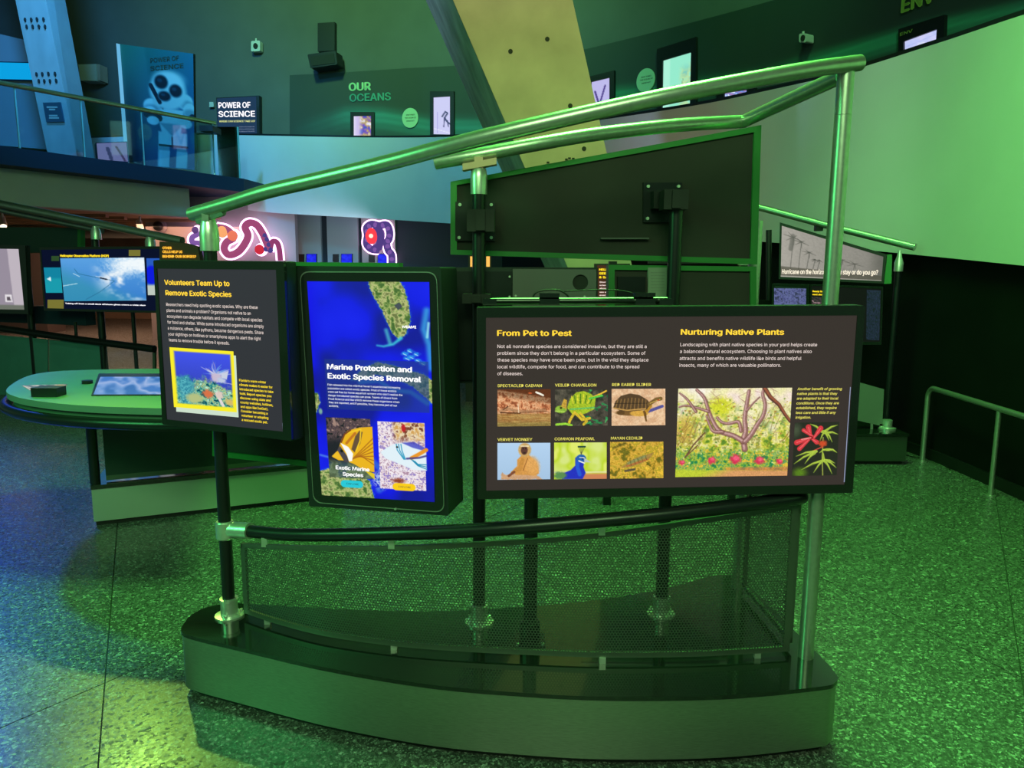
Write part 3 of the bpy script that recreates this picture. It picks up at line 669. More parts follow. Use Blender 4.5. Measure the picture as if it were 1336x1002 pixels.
# left column on the gallery
Yl = 13.2
A0, A1 = P(20, 0, Yl), P(61, 195, Yl); B0, B1 = P(60, 0, Yl - .6), P(101, 203, Yl - .6); C0, C1 = P(85, 0, Yl), P(124, 207, Yl)
def ext(a, b, z): t = (z - a[2]) / (b[2] - a[2]); return a + (b - a) * t
lo = [ext(a, b, ZM) for a, b in ((A0, A1), (B0, B1), (C0, C1))]; hi = [ext(a, b, 10.4) for a, b in ((A0, A1), (B0, B1), (C0, C1))]
bk = [lo[1] + np.array([-.85, 1.5, 0]), hi[1] + np.array([-.85, 1.5, 0])]
c2 = thing('concrete_column', (lo[1]), 'slanted pale column with bolt rows beyond the glass railing', 'column')
MB().add([lo[0], lo[1], lo[2], bk[0], hi[0], hi[1], hi[2], bk[1]], [(0, 1, 5, 4), (1, 2, 6, 5), (2, 3, 7, 6), (3, 0, 4, 7), (4, 5, 6, 7), (0, 3, 2, 1)]).build('shaft', CONCL, c2)
e = (hi[2] - lo[2]); nn = np.cross(lo[2] - lo[1], e); nn /= np.linalg.norm(nn); nn = nn if nn[1] < 0 else -nn
MB().add([lo[1] + nn * .004, lo[2] + nn * .004, hi[2] + nn * .004, hi[1] + nn * .004], [(0, 1, 2, 3)]).build('side_face', CONC, c2, label='side face in a warmer concrete tone')  # warmer concrete on this face stands in for its olive light
cf = Plane((lo[0][:2] - np.array([0, 0])), lo[1][:2])
n3 = np.cross(lo[1] - lo[0], hi[0] - lo[0]); n3 /= np.linalg.norm(n3); n3 = n3 if n3[1] < 0 else -n3
def onface(x, y):
    D = ray(x, y); t = ((lo[0] - EYE) @ n3) / (D @ n3); return EYE + D * t
uu = (lo[1] - lo[0]); uu /= np.linalg.norm(uu); vv = np.cross(n3, uu); vv = vv if vv[2] > 0 else -vv
for rows in ([(33, 26), (41, 26), (48.5, 25.5), (57, 25.5), (35, 35), (43, 35), (51, 35), (59, 35)], [(48, 97), (55.5, 97), (63.5, 96.5), (72, 96.5), (51, 106), (58, 106), (65.5, 106), (73.5, 105.5)]):
    for x, y in rows:
        c = onface(x, y) + n3 * .01; MB().add([c + .035 * (math.cos(a) * uu + math.sin(a) * vv) for a in np.linspace(0, 2 * math.pi, 9)[:-1]] + [c - n3 * .03 + .035 * (math.cos(a) * uu + math.sin(a) * vv) for a in np.linspace(0, 2 * math.pi, 9)[:-1]], [tuple(range(8))] + [(i, i + 8, (i + 1) % 8 + 8, (i + 1) % 8) for i in range(8)]).build('bolt', HOLE, c2)
r = thing('column_plaque', onface(71, 147), 'dark plaque with small print on the left slanted column', 'plaque')
q = [onface(*c) + n3 * .02 for c in ((57.5, 134), (80, 133.5), (85, 159), (62, 159.5))]; q2 = [c - n3 * .015 for c in q]
MB().add(q2 + q, [(0, 1, 2, 3), (7, 6, 5, 4), (0, 4, 5, 1), (1, 5, 6, 2), (2, 6, 7, 3), (3, 7, 4, 0)]).build('plate', mat('navy_plate', (.03, .08, .13), .5), r)
for y, a, b in ((140, 63, 77), (143, 66, 74), (151, 66, 77), (154, 66, 79)):
    c0 = onface(a, y) + n3 * .024; c1 = onface(b, y) + n3 * .024; h_ = vv * .012
    MB().add([c0 - h_, c1 - h_, c1 + h_, c0 + h_], [(0, 1, 2, 3)]).build('print_line', PVC, r)

# ------------------------------------------------------------------ beneath the ramp, left: walls, glowing sculptures, blue screens
pw = Plane(P(180, 320, 16.1)[:2], P(380, 320, 16.1)[:2])
mb = MB(); a = pw.pix(190, 300)[0]; b = pw.pix(385, 300)[0]; pw.poly(mb, [(a, 0), (b, 0), (b, 3.0), (a, 3.0)], -.2, 0); mb.build('wall_mauve', MAUVE, None, kind='structure', label='mauve wall with glowing digestive tract sculpture')
GLOWP = emi('pink_neon', (255, 205, 250), 2.4)
def spath(pts, ox, oy, sc, d): return [pw.pt(pw.pix(ox + x / sc, oy + y / sc, d + .15), d + .15) for x, y in pts]
sc_ = thing('organ_sculpture', pw.pt(pw.pix(305, 315)), 'backlit pink-edged digestive tract wall sculpture above the volunteers panel', 'sculpture')
gut = [(560, 310), (640, 330), (700, 400), (640, 440), (618, 500), (660, 552), (740, 525), (800, 450), (825, 380), (800, 310), (840, 272), (900, 290), (950, 360), (985, 440), (1010, 510)]
tail = [(1015, 520), (1035, 440), (1075, 440), (1098, 500), (1108, 600)]
left = [(400, 360), (370, 380), (340, 400), (340, 440), (400, 450), (430, 480), (425, 540), (440, 590)]
for i, (path, wd) in enumerate(((gut, 30), (tail, 22), (left, 22))):
    c = catmull(spath(path, 200, 250, 6.68, .05), 5); k = 16.0 / 1000 / 6.68
    MB().tube(c, (wd + 16) * k, 10).build('glow_rim', GLOWP, sc_)
    c = catmull(spath(path, 200, 250, 6.68, .16), 5); MB().tube(c, wd * k, 10).build('tract', emi(['gut_rose', 'gut_plum', 'gut_violet'][i], [(165, 75, 120), (150, 60, 110), (130, 90, 170)][i], .9), sc_)
def ball(x, y, rr, m, nm, glow=True):
    c = pw.pt(pw.pix(200 + x / 6.68, 250 + y / 6.68, .35), .35); k = 16.0 / 1000 / 6.68
    if glow: MB().sphere(c + np.array([0, .12, 0]), (rr + 14) * k, sc=(1, .4, 1)).build('glow_rim', GLOWP, sc_)
    MB().sphere(c, rr * k, sc=(1, .6, 1)).build('organ', m, sc_, smooth=True)
ball(600, 350, 50, emi('organ_orange', (250, 170, 110), 1), 'o'); ball(690, 385, 45, emi('organ_coral', (235, 120, 90), 1), 'o'); ball(925, 505, 42, emi('organ_red', (205, 40, 60), 1), 'o'); ball(365, 335, 30, emi('organ_plum', (90, 60, 120), 1), 'o')
for x, y in ((965, 385), (985, 420), (1000, 465), (985, 500), (1020, 510)): ball(x, y, 24, emi('organ_indigo', (70, 60, 130), 1), 'o', False)
# camera dome on that wall
c = pw.pt(pw.pix(206, 295, .1), .1); r = thing('dome_camera', c, 'black dome camera on the mauve wall', 'camera'); MB().sphere(c, .10).build('dome', BLACKP, r, smooth=True); MB().sphere(c + np.array([0, .09, 0]), .15, sc=(1, .35, 1)).build('ring', MAUVE, r)
# grey wall with panels
pg = Plane(P(380, 320, 17.0)[:2], P(600, 320, 16.2)[:2])
mb = MB(); a = pg.pix(366, 300)[0]; b = pg.pix(760, 300)[0]; pg.poly(mb, [(a, 0), (b, 0), (b, 3.1), (a, 3.1)], -.2, 0); wb = mb.build('wall_recess', mat('deep_blue_wall', (.015, .022, .035), .8), None, kind='structure', label='dark recessed wall under the ramp')
for x0, x1, m_ in ((378, 419, GREYW), (427, 467, GREYW), (472, 515.5, mat('grey_mauve_panel', (.36, .31, .33), .75))):
    mb = MB(); u0, u1 = pg.pix(x0, 320, .06)[0], pg.pix(x1, 320, .06)[0]; pg.poly(mb, [(u0, .3), (u1, .3), (u1, 2.95), (u0, 2.95)], 0, .06); mb.build('wall_panel', m_, wb)
for i, (bx, sx) in enumerate((((389, 396), (400, 412.5)), ((434, 441), (445.5, 459)), ((481, 488), (493, 507)))):
    wh = ('leftmost', 'middle', 'rightmost')[i]
    r = thing('small_screen', pg.pt(pg.pix(sx[0], 337)), 'small blue screen under the ramp, ' + wh + ' of three', 'screen')
    mb = MB(); pg.ppoly(mb, q4(sx[0] - .6, 331, sx[1] + .6, 343.5), .06, .09); mb.build('bezel', BLACKP, r)
    pc = Pic(12, 11, 14, 12, (20, 20, 235)); pc.tint(.4, [(15, 10, 200), (40, 60, 255)], .7); picture(pg, q4(sx[0], 331.5, sx[1], 343), pc, r, 'screen', .095)
    mb = MB(); pg.ppoly(mb, q4(bx[0], 331.5, bx[1], 341.5), .06, .10); mb.build('control_box', BLACKP, r)
# cell sculpture with red core
cs = thing('cell_sculpture', pg.pt(pg.pix(492, 315)), 'backlit frilled organ sculpture with a red glowing core above the touchscreen', 'sculpture')
def cp(pts, d): return [pg.pt(pg.pix(380 + x / 5.138, 270 + y / 5.138, d), d) for x, y in pts]
frill = [(520 + 8 * (i % 2), 0) for i in range(1)]
loop = [(585, 290), (540, 285), (505, 250), (510, 190), (505, 140), (540, 115), (590, 125), (640, 120), (660, 170), (655, 215), (640, 240), (650, 290), (672, 320), (675, 380)]
MB().tube(catmull(cp(loop, .10), 5), .105, 10).build('glow_rim', GLOWP, cs)
MB().tube(catmull(cp(loop, .20), 5), .075, 10).build('tract', emi('frill_indigo', (80, 60, 130), 1), cs)
loop2 = [(560, 280), (590, 260), (600, 210), (590, 160), (560, 135)]
MB().tube(catmull(cp(loop2, .18), 5), .085, 10).build('tract', emi('frill_indigo', (80, 60, 130), 1), cs)
c = cp([(538, 195)], .25)[0]; MB().sphere(c, .13, sc=(1, .5, 1.3)).build('core', emi('core_red', (245, 60, 70), 1.2), cs, smooth=True)
MB().sphere(c + np.array([0, -.06, 0]), .045).build('core_spot', emi('core_hot', (255, 210, 190), 1.5), cs)
for i in range(0, len(loop) - 1):
    a, b = cp([loop[i], loop[i + 1]], .24); MB().sphere((a + b) / 2, .055, 8, 6).build('nodule', emi('gut_violet', (130, 90, 170), .9), cs)
# two glowing amber bars either side of the post, and the tall narrow amber text screen seen through the gap
pa = Plane((-.6, 9.0), (0.2, 9.0))
r = thing('amber_sign', pa.pt(pa.pix(625, 341)), 'glowing amber sign glimpsed behind the middle post', 'sign')
mb = MB(); pa.ppoly(mb, q4(611, 332, 641, 350), -.05, 0); mb.build('case', BLACKP, r)
for x0, x1 in ((613.5, 618.5), (634.5, 639)): mb = MB(); pa.ppoly(mb, q4(x0, 334.5, x1, 348), 0, .01); mb.build('lit_bar', emi('amber_glow', (255, 190, 90), 1.1), r)
MB().box((-.55, 8.96, 0), (-.15, 9.2, pa.pix(625, 350)[1])).build('pedestal', BLACKM, r)
pt_ = Plane((.7, 6.0), (1.2, 6.0))
r = thing('text_screen', pt_.pt(pt_.pix(786, 370)), 'narrow bright screen with amber text seen between the rear panels', 'screen')
mb = MB(); pt_.ppoly(mb, q4(776, 344, 822, 440), -.06, 0); mb.build('case', BLACKP, r)
mb = MB(); pt_.ppoly(mb, q4(779, 346, 820, 436), 0, .006); mb.build('face', emi('screen_brown', (70, 40, 28), 1), r)
text(pt_, [('HELP US', 781.5, 353, 800), ('SEE IT', 781.5, 358, 798), ('& SAVE', 781.5, 363, 800)], YEL, r, 'heading', .01, 3.4, .05)
text(pt_, [('Storm data gives', 782, 369 + 0, 812), ('scientists clues', 782, 373, 810), ('about weather at', 782, 377, 812), ('sea and on land', 782, 382, 808), ('every season as', 782, 386, 812), ('it all changes', 782, 390, 808)], emi('letters_warm', (250, 225, 215), 1), r, 'small_print', .01, 2.4, .03)
MB().box((.72, 5.99, 0), (1.25, 6.2, pt_.pix(786, 440)[1])).build('pedestal', BLACKM, r)
# pale cross bar beyond the gap
pc_ = Plane((.5, 5.0), (2.0, 5.0))
r = thing('cross_bar', pc_.pt(pc_.pix(900, 340)), 'thin pale horizontal bar seen through the gap under the upper rear panel', 'bar')
mb = MB(); pc_.ppoly(mb, q4(846, 337.5, 985, 344), -.04, -.01); mb.build('backing', BLACKP, r)
mb = MB(); pc_.ppoly(mb, q4(770, 334.8, 984, 337), -.03, 0); mb.build('lip', STEEL, r)
mb = MB(); pc_.ppoly(mb, q4(965, 334, 977, 346), -.02, .02); mb.build('bracket', STEEL, r)
for x in (800, 972): a = pc_.pt(pc_.pix(x, 345)); MB().box((a[0] - .025, a[1] + .0, 0), (a[0] + .025, a[1] + .05, a[2] + .02)).build('leg', BLACKM, r)

# ================================================================== MAIN STAND
ST = thing('exhibit_stand', (0, 2.7, 0), 'curved exhibit stand with steel handrails, posts and perforated guard in the foreground', 'exhibit stand')
front = catmull([(-1.235, 2.70), (-1.19, 2.645), (-.95, 2.545), (-.63, 2.42), (-.28, 2.32), (0, 2.275), (.31, 2.25), (.68, 2.262), (1.0, 2.315), (1.07, 2.345), (1.095, 2.40), (1.085, 2.55)], 6)
rear = catmull([(1.03, 3.02), (1.01, 3.17), (.95, 3.225), (.86, 3.20), (.65, 3.075), (.27, 2.94), (-.2, 2.86), (-.44, 2.85), (-.68, 2.865), (-1.0, 2.90), (-1.14, 2.91), (-1.22, 2.86), (-1.245, 2.78)], 6)
outl = [tuple(q) for q in front] + [tuple(q) for q in rear]
def inset(poly, d):
    n = len(poly); out = []
    for i in range(n):
        a = np.array(poly[i - 1]); b = np.array(poly[(i + 1) % n]); t = b - a; t /= np.linalg.norm(t) + 1e-9; out.append(tuple(np.array(poly[i]) + d * np.array([-t[1], t[0]])))
    return out
MB().prism(inset(outl, .035), 0, .035).build('toe_kick', BLACKP, ST)
MB().prism(inset(outl, .004), .03, .236).build('plinth', BRUSH, ST, smooth=True)
MB().prism(outl, .236, .25).build('plinth_top', BLACKG, ST, smooth=True)
RIV = MB()
def flange(c, z, parent, r=.055):
    MB().lathe(c, [(r, z), (r, z + .007), (.033, z + .009), (.032, z + .062), (.035, z + .064), (.035, z + .074), (.028, z + .075)], 24).build('flange', CHROME, parent, smooth=True)
    for k in range(3):
        a = k * 2.1 + .5; MB().lathe((c[0] + .044 * math.cos(a), c[1] + .044 * math.sin(a)), [(.006, z + .012), (.006, z + .02), (.003, z + .021)], 8).build('bolt', CHROME, parent)
# left post
PL = (-1.09, 2.80)
zt = zat(*PL, 300)
post = MB().tube([(*PL, .25), (*PL, zt)], .0235, 20).build('post', BLACKM, ST, smooth=True); flange(PL, .25, post)
zj = zat(*PL, 691)
MB().lathe(PL, [(.030, zj - .035), (.034, zj - .03), (.034, zj + .03), (.030, zj + .035)], 20).build('collar', CHROME, post, smooth=True)
zc = zat(*PL, 296)
MB().lathe(PL, [(.033, zc - .085), (.034, zc - .03), (.031, zc), (.022, zc + .03), (.018, zc + .045)], 20).build('fitting', CHROME, post, smooth=True)
# big front handrail
A_ = [(250, 279.5, 2.82), (300, 265, 2.74), (350, 249.5, 2.66), (429, 231, 2.55), (507, 212, 2.46), (600, 187, 2.38), (700, 163, 2.34), (857, 128, 2.34), (986, 103, 2.40), (1064, 89.5, 2.45), (1122, 82, 2.51)]
ra = catmull([P(*q) for q in A_], 6); MB().tube(ra, .0245, 22).build('handrail', STEEL, ST, smooth=True)
a = P(258, 289, 2.81); b = P(292, 277, 2.76); MB().tube([a, b], .012, 6).build('bracket', STEEL, ST, smooth=False)
a = P(262, 293, 2.80); b = P(288, 284, 2.77); MB().box((PL[0] - .012, PL[1] - .03, zc + .02), (PL[0] + .012, PL[1] + .03, zc + .075)).build('bracket', STEEL, ST)
# right pole and rear right pole
PR = (1.035, 2.51); PRR = (.962, 3.09)
ztr = P(1100, 92, 2.51)[2]
post = MB().tube([(*PR, .25), (*PR, zat(*PR, 151))], .0255, 22).build('post', STEEL, ST, smooth=True, label='tall bare steel corner pole')
MB().tube([(*PR, zat(*PR, 150.6)), (*PR, ztr + .005)], .0255, 22).build('sleeve', STEEL, post, smooth=True)
zrr = zat(*PRR, 288)
MB().tube([(*PRR, .25), (*PRR, zrr)], .0245, 20).build('post', STEEL, ST, smooth=True, label='rear steel corner pole')
B_ = [(568, 212, 2.80), (625, 202, 2.78), (700, 188, 2.79), (778.6, 175, 2.85), (883, 163.5, 2.96), (970, 158.5, 3.08)]
rb = catmull([P(*q) for q in B_], 6); MB().tube(rb, .0245, 22).build('handrail', STEEL, ST, smooth=True)
MB().tube([P(970, 158.5, 3.08), P(1098, 99, 2.52)], .0245, 20).build('handrail', STEEL, ST, smooth=True)
MB().sphere(P(970, 158.5, 3.08), .0245, 14, 10).build('elbow', STEEL, ST, smooth=True)
# middle posts
PM = (-.12, 2.755); PQ = (.59, 2.835); PN = (.07, 2.60)
z0 = zat(*PM, 250); post = MB().tube([(*PM, .25), (*PM, z0)], .0235, 20).build('post', BLACKM, ST, smooth=True); flange(PM, .25, post)
MB().lathe(PM, [(.029, z0 - .01), (.030, z0 + .05), (.026, z0 + .075), (.017, z0 + .085)], 18).build('fitting', CHROME, post, smooth=True)
MB().box((PM[0] - .015, PM[1] - .02, z0 + .07), (PM[0] + .015, PM[1] + .02, z0 + .115)).build('knuckle', BRACK, post)
mb = MB(); a = P(604, 219, 2.755); b = P(648, 211, 2.755); h = np.array([0, 0, .011]); w_ = np.array([0, .025, 0])
mb.hexa([a - h - w_, b - h - w_, b - h + w_, a - h + w_, a + h - w_, b + h - w_, b + h + w_, a + h + w_]); mb.build('bracket', BRACK, post, label='coppery saddle bracket under the rear handrail')
def clampblock(x0, y0, x1, y1, Y, parent, dy=.05):
    a = P(x0, y1, Y - dy); b = P(x1, y0, Y - dy); mb = MB(); mb.box((a[0], Y - dy, a[2]), (b[0], Y + .045, b[2])); mb.build('clamp', BLACKP, parent)
    mb = MB(); m_ = (a[0] + b[0]) / 2; mb.box((m_ - .016, Y - dy - .012, a[2] + .004), (m_ + .016, Y - dy, b[2] - .004)); mb.build('clamp_ridge', BLACKP, parent)
clampblock(609, 273, 645, 302, 2.755, post); clampblock(603, 384, 640, 396, 2.755, post)
z1 = zat(*PQ, 248); post = MB().tube([(*PQ, .25), (*PQ, z1)], .0245, 20).build('post', BLACKM, ST, smooth=True); flange(PQ, .25, post)
clampblock(866, 247, 899, 273, 2.835, post); 
post = MB().tube([(*PN, .25), (*PN, 1.32)], .0245, 20).build('post', BLACKM, ST, smooth=True, label='short post carrying the pet panel')
MB().box((PN[0] - .055, PN[1] - .055, .25), (PN[0] + .055, PN[1] + .055, .262)).build('base_plate', BLACKM, post)
MB().lathe(PN, [(.036, .26), (.036, .33), (.030, .335)], 16).build('sleeve', BLACKM, post)
for sx in (-1, 1):
    MB().lathe((PN[0] + sx * .045, PN[1] - .045), [(.006, .262), (.006, .272), (.003, .273)], 8).build('bolt', CHROME, post)
# lower black curved rail
C_ = [(316, 692, 2.79), (365, 697, 2.70), (423, 698, 2.61), (520, 696, 2.50), (600, 693, 2.44), (699, 686, 2.40), (867, 671, 2.40), (1023, 652, 2.46), (1046, 648, 2.50)]
MB().tube(catmull([P(*q) for q in C_], 6), .0235, 20).build('lower_rail', BLACKM, ST, smooth=True)
MB().tube([(PL[0] + .02, PL[1], zj), tuple(P(326, 693, 2.77))], .032, 18).build('collar', CHROME, ST, smooth=True)
# perforated guard: plan from bottom frame pixels
mbp = [(318, 797), (360, 811), (423, 827), (513, 840), (600, 847), (700, 852), (791, 855), (900, 854), (982, 850), (1030, 847)]
mtp = {318: 712, 360: 714, 423: 716, 513: 716, 600: 712, 700: 706, 791: 697, 900: 681, 982: 668, 1030: 659}
ZB = .279
mp = [Pz(x, y, ZB) for x, y in mbp]; mt = [zat(q[0], q[1], mtp[b[0]]) for q, b in zip(mp, mbp)]
gc = catmull([(q[0], q[1], t) for q, t in zip(mp, mt)], 10)
def hexsheet(path, zb, name, parent, pitch=.0105, open_=.70):
    """sheet of hexagonal holes along a plan path; path rows (x,y,ztop)"""
    path = np.array(path); seg = np.r_[0, np.cumsum(np.hypot(np.diff(path[:, 0]), np.diff(path[:, 1])))]; L = seg[-1]
    R = pitch / math.sqrt(3); dv = pitch * math.sqrt(3) / 2; V = []; Fc = []
    nu = int(L / pitch); j = 0
    ang = [math.radians(30 + 60 * k) for k in range(6)]
    H = float(path[:, 2].max() - zb)
    for j in range(int(H / dv) + 1):
        v = zb + (j + .5) * dv
        for i in range(nu):
            u = (i + .5 + .5 * (j % 2)) * pitch
            if u > L - pitch * .4: continue
            if v > np.interp(u, seg, path[:, 2]) - .004: continue
            n = len(V)
            for rr in (R, R * open_):
                for a in ang: V.append((u + rr * math.cos(a), v + rr * math.sin(a)))
            for k in range(6): k2 = (k + 1) % 6; Fc.append((n + k, n + k2, n + 6 + k2, n + 6 + k))
    V = np.array(V); X = np.interp(V[:, 0], seg, path[:, 0]); Y = np.interp(V[:, 0], seg, path[:, 1])
    return link_mesh(name, np.column_stack([X, Y, V[:, 1]]), Fc, WIRE, parent, kind='stuff')
def guard(path, zb, fw=.017, th=.012):
    bot = MB().strip([(q[0], q[1]) for q in path], zb - fw / 2, zb + fw / 2, th).build('mesh_frame', FRAME, ST)
    hexsheet(path, zb, 'perforated_sheet', bot)
    MB().strip([(q[0], q[1]) for q in path], [q[2] - fw / 2 for q in path], [q[2] + fw / 2 for q in path], th).build('top_frame', FRAME, bot)
    for e0, e1 in ((path[0], path[1]), (path[-2], path[-1])):
        a = np.array(e0[:2]); b = np.array(e1[:2]); d = (b - a) / np.linalg.norm(b - a)
        c = a if e0 is path[0] else b - d * .022
        MB().strip([c, c + d * .022], zb - fw / 2, (e0 if e0 is path[0] else e1)[2] + fw / 2, th).build('side_frame', FRAME, bot)
    return bot
guard(gc, ZB)
sidep = [(1.005, 2.56, mt[-1]), (.992, 2.8, mt[-1]), (.978, 3.04, mt[-1])]
guard(catmull(sidep, 4), .284)
for x, y in ((349, 813), (514, 846), (786, 864), (988, 857)):
    c = Pz(x, y - 3, .262); MB().box((c[0] - .011, c[1] - .006, .25), (c[0] + .011, c[1] + .014, .272)).build('foot_tab', CHROME, ST)
for x, y in ((343, 708), (512, 710), (787, 690)):
    i = np.argmin([abs(proj((q[0], q[1], q[2]))[0] - x) for q in gc]); q = gc[i]; MB().box((q[0] - .011, q[1] - .003, q[2]), (q[0] + .011, q[1] + .009, q[2] + .035)).build('top_tab', CHROME, ST)

# ------------------------------------------------------------------ rear panels of the stand
PB = Plane((-.30, 2.86), (.98, 2.985))
def backpanel(pl, outer, inner, label, name='rear_display'):
    r = thing(name, pl.pt(pl.pix(*outer[0])), label, 'display panel')
    o = [pl.pix(*q, d=0) for q in outer]; i = [pl.pix(*q, d=0) for q in inner]
    mb = MB(); pl.ring(mb, o, i, -.045, 0); mb.build('frame', GREENF, r)
    mb = MB(); pl.poly(mb, i, -.04, -.010); mb.build('back_board', BOARD, r)
    return r
up = backpanel(PB, [(588, 237), (700, 216.5), (831, 193), (993.5, 163), (988, 345), (588, 332)], [(596, 241.5), (700, 223), (831, 200), (984, 172.5), (979, 337.5), (596, 326)], 'large dark trapezoid panel seen from behind with green edge frame, above the pet panel')
for cx, cy in ((600, 267), (641, 267), (599, 310), (641, 310), (846, 243), (885.5, 243), (845, 285)):
    c = PB.pix(cx, cy, .01); mb = MB(); PB.poly(mb, [(c[0] + .006 * math.cos(t), c[1] + .006 * math.sin(t)) for t in np.linspace(0, 2 * math.pi, 9)[:-1]], 0, .012); mb.build('screw', PVC, up)
for q in (q4(594, 263, 646, 314), q4(839.5, 238, 890, 290)):
    mb = MB(); PB.ppoly(mb, q, -.01, .004); mb.build('mounting_plate', BLACKM, up)
mb = MB(); PB.ppoly(mb, q4(784, 310, 847, 312), -.01, .012); mb.build('shelf_lip', GREYB, up)
mb = MB(); PB.ppoly(mb, q4(853, 249, 870, 272), 0, .05); mb.build('swivel_arm', BLACKP, up)
lo_ = backpanel(PB, q4(794, 345.5, 987, 605, .012, .03), q4(802, 352, 979, 598, .012, .03), 'lower dark rear panel with green edge frame, partly behind the pet panel')
mb = MB(); PB.ppoly(mb, q4(845.5, 349, 870, 389), -.01, .004); mb.build('paper_label', PAPER, lo_)
for y in (355, 359, 363, 367, 371, 375, 379): mb = MB(); PB.ppoly(mb, q4(849, y, 867, y + 1), .004, .0045); mb.build('print_line', mat('grey_ink', (.2, .2, .19)), lo_)
mb = MB(); PB.ppoly(mb, q4(806, 361, 842, 394), -.01, .006); mb.build('mounting_plate', BLACKM, lo_)
# dark cabinet + grey plate
PC = Plane((-.25, 2.83), (.35, 2.87))
r = thing('rear_monitor', PC.pt(PC.pix(680, 420)), 'dark monitor back with grey plate and round cable hole, behind the pet panel', 'monitor')
mb = MB(); PC.ppoly(mb, q4(593, 349, 780, 500, -.0), -.10, -.01); mb.build('case', HOUS, r)
mb = MB(); PC.ppoly(mb, q4(593, 354, 668, 496), -.01, .0); mb.build('dark_plate', BLACKM, r)
cc = PC.pix(757, 368.5, .0); outer = [PC.pix(*q, .0) for q in q4(669, 351, 778, 496)]
ru = .029
# grey plate built round the hole
mb = MB(); N = 24; ang = [math.atan2(o[1] - cc[1], o[0] - cc[0]) for o in outer]
def edgept(t):
    d = np.array([math.cos(t), math.sin(t)]); x0 = outer[0][0] - cc[0]; x1 = outer[1][0] - cc[0]; y1 = outer[0][1] - cc[1]; y0 = outer[2][1] - cc[1]; ts = []
    if d[0] > 1e-9: ts.append(x1 / d[0])
    if d[0] < -1e-9: ts.append(x0 / d[0])
    if d[1] > 1e-9: ts.append(y1 / d[1])
    if d[1] < -1e-9: ts.append(y0 / d[1])
    return cc + d * min(ts)
tt_ = sorted(set([round(2 * math.pi * k / N, 5) for k in range(N)] + [round(a % (2 * math.pi), 5) for a in ang]))
I_ = [cc + ru * np.array([math.cos(t), math.sin(t)]) for t in tt_]; O_ = [edgept(t) for t in tt_]
PC.ring(mb, O_, I_, -.01, .004); mb.build('grey_plate', GREYB, r)
mb = MB(); PC.poly(mb, [cc + ru * np.array([math.cos(t), math.sin(t)]) for t in tt_], -.03, -.004); mb.build('cable_hole', HOLE, r)
for cx, cy in ((665, 361), (665, 387), (673, 386), (763, 387)):
    c = PC.pix(cx, cy, .01); mb = MB(); PC.poly(mb, [(c[0] + .004 * math.cos(t), c[1] + .004 * math.sin(t)) for t in np.linspace(0, 2 * math.pi, 9)[:-1]], 0, .008); mb.build('screw', PVC, r)
# left rear panel
PD = Plane((-1.19, 3.01), (-.45, 2.835))
backpanel(PD, [(277, 341), (520, 343), (520, 622), (277, 595)], [(282, 346), (514, 348), (514, 614), (282, 589)], 'dark rear panel with green edge frame, between the volunteers panel and the touchscreen')

# ================================================================== FRONT DISPLAYS
TXTW = emi('text_white', (250, 232, 224), 1.0); TXTY = emi('text_yellow', (255, 212, 60), 1.15); CAPY = emi('text_lemon', (235, 225, 100), 1.0)
def display(pl, outer, scr, depth, label, name, back, rr=.006, bezel=BLACKG):
    c = pl.pix(*outer[0], 0); r = thing(name, pl.pt(((pl.pix(*outer[2], 0)[0] + c[0]) / 2, pl.pix(*outer[2], 0)[1])), label, 'display')
    o = [pl.pix(*q, d=0) for q in outer]; i = [pl.pix(*q, d=-.004) for q in scr]
    n = 4; oo = rounded(o, rr, n)
    mb = MB(); pl.poly(mb, rounded(o, rr, n), -depth, -.012); mb.build('housing', back, r, smooth=False)
    ii = rounded(i, .0005, n)
    mb = MB(); pl.ring(mb, rounded([q + (np.mean(o, axis=0) - q) * .004 for q in o], rr, n), ii, -.012, 0); mb.build('bezel', bezel, r)
    return r, i
# --- volunteers panel
V1 = Plane((-1.30, 2.775), (-.755, 2.545))
r, i = display(V1, [(199.5, 339), (370.5, 341), (381, 576), (211.5, 554)], [(205.5, 350.5), (361, 352), (370, 563), (218, 547)], .06, 'lit volunteers team up text panel, leftmost on the foreground stand', 'text_display', HOUS)
mb = MB(); V1.poly(mb, i, -.012, -.004); scr = mb.build('screen', emi('panel_charcoal', (50, 49, 57), 1), r)
text(V1, [('Volunteers Team Up to', 214.5, 371.5, 299.5), ('Remove Exotic Species', 216, 385, 302)], TXTY, scr, 'heading', -.0025, 8.2, .028)
L = ['Researchers need help spotting exotic species. Why are these', 'plants and animals a problem? Organisms not native to an', 'ecosystem can degrade habitats and compete with local species', 'for food and shelter. While some introduced organisms are simply', 'a nuisance, others, like pythons, become dangerous pests. Share', 'your sightings on hotlines or smartphone apps to alert the right', 'teams to remove trouble before it spreads.']
xs = [(217, 336), (217.5, 327), (218, 342), (218.5, 344), (219, 343.5), (219.5, 340), (220.5, 299)]
text(V1, [(s, a, 399 + 7.7 * k, b) for k, (s, (a, b)) in enumerate(zip(L, xs))], TXTW, scr, 'body_text', -.0025, 5.2, .012)
L = ["Florida's warm winter", 'climate makes it easier for', 'introduced species to take', 'hold. Report species you', 'discover using state and', 'county websites, hotlines,', 'and apps like IveGot1.', 'Consider becoming a', 'volunteer or adopting', 'a rescued exotic pet.']
xs = [(312, 347), (312.3, 355.5), (312.6, 356.5), (313, 354), (313.3, 353), (313.6, 356), (313.9, 350), (314.4, 349), (315, 350), (315.4, 349)]
text(V1, [(s, a, 497.5 + 5.72 * k, b) for k, (s, (a, b)) in enumerate(zip(L, xs))], YEL, scr, 'body_text', -.0025, 3.9, .018)
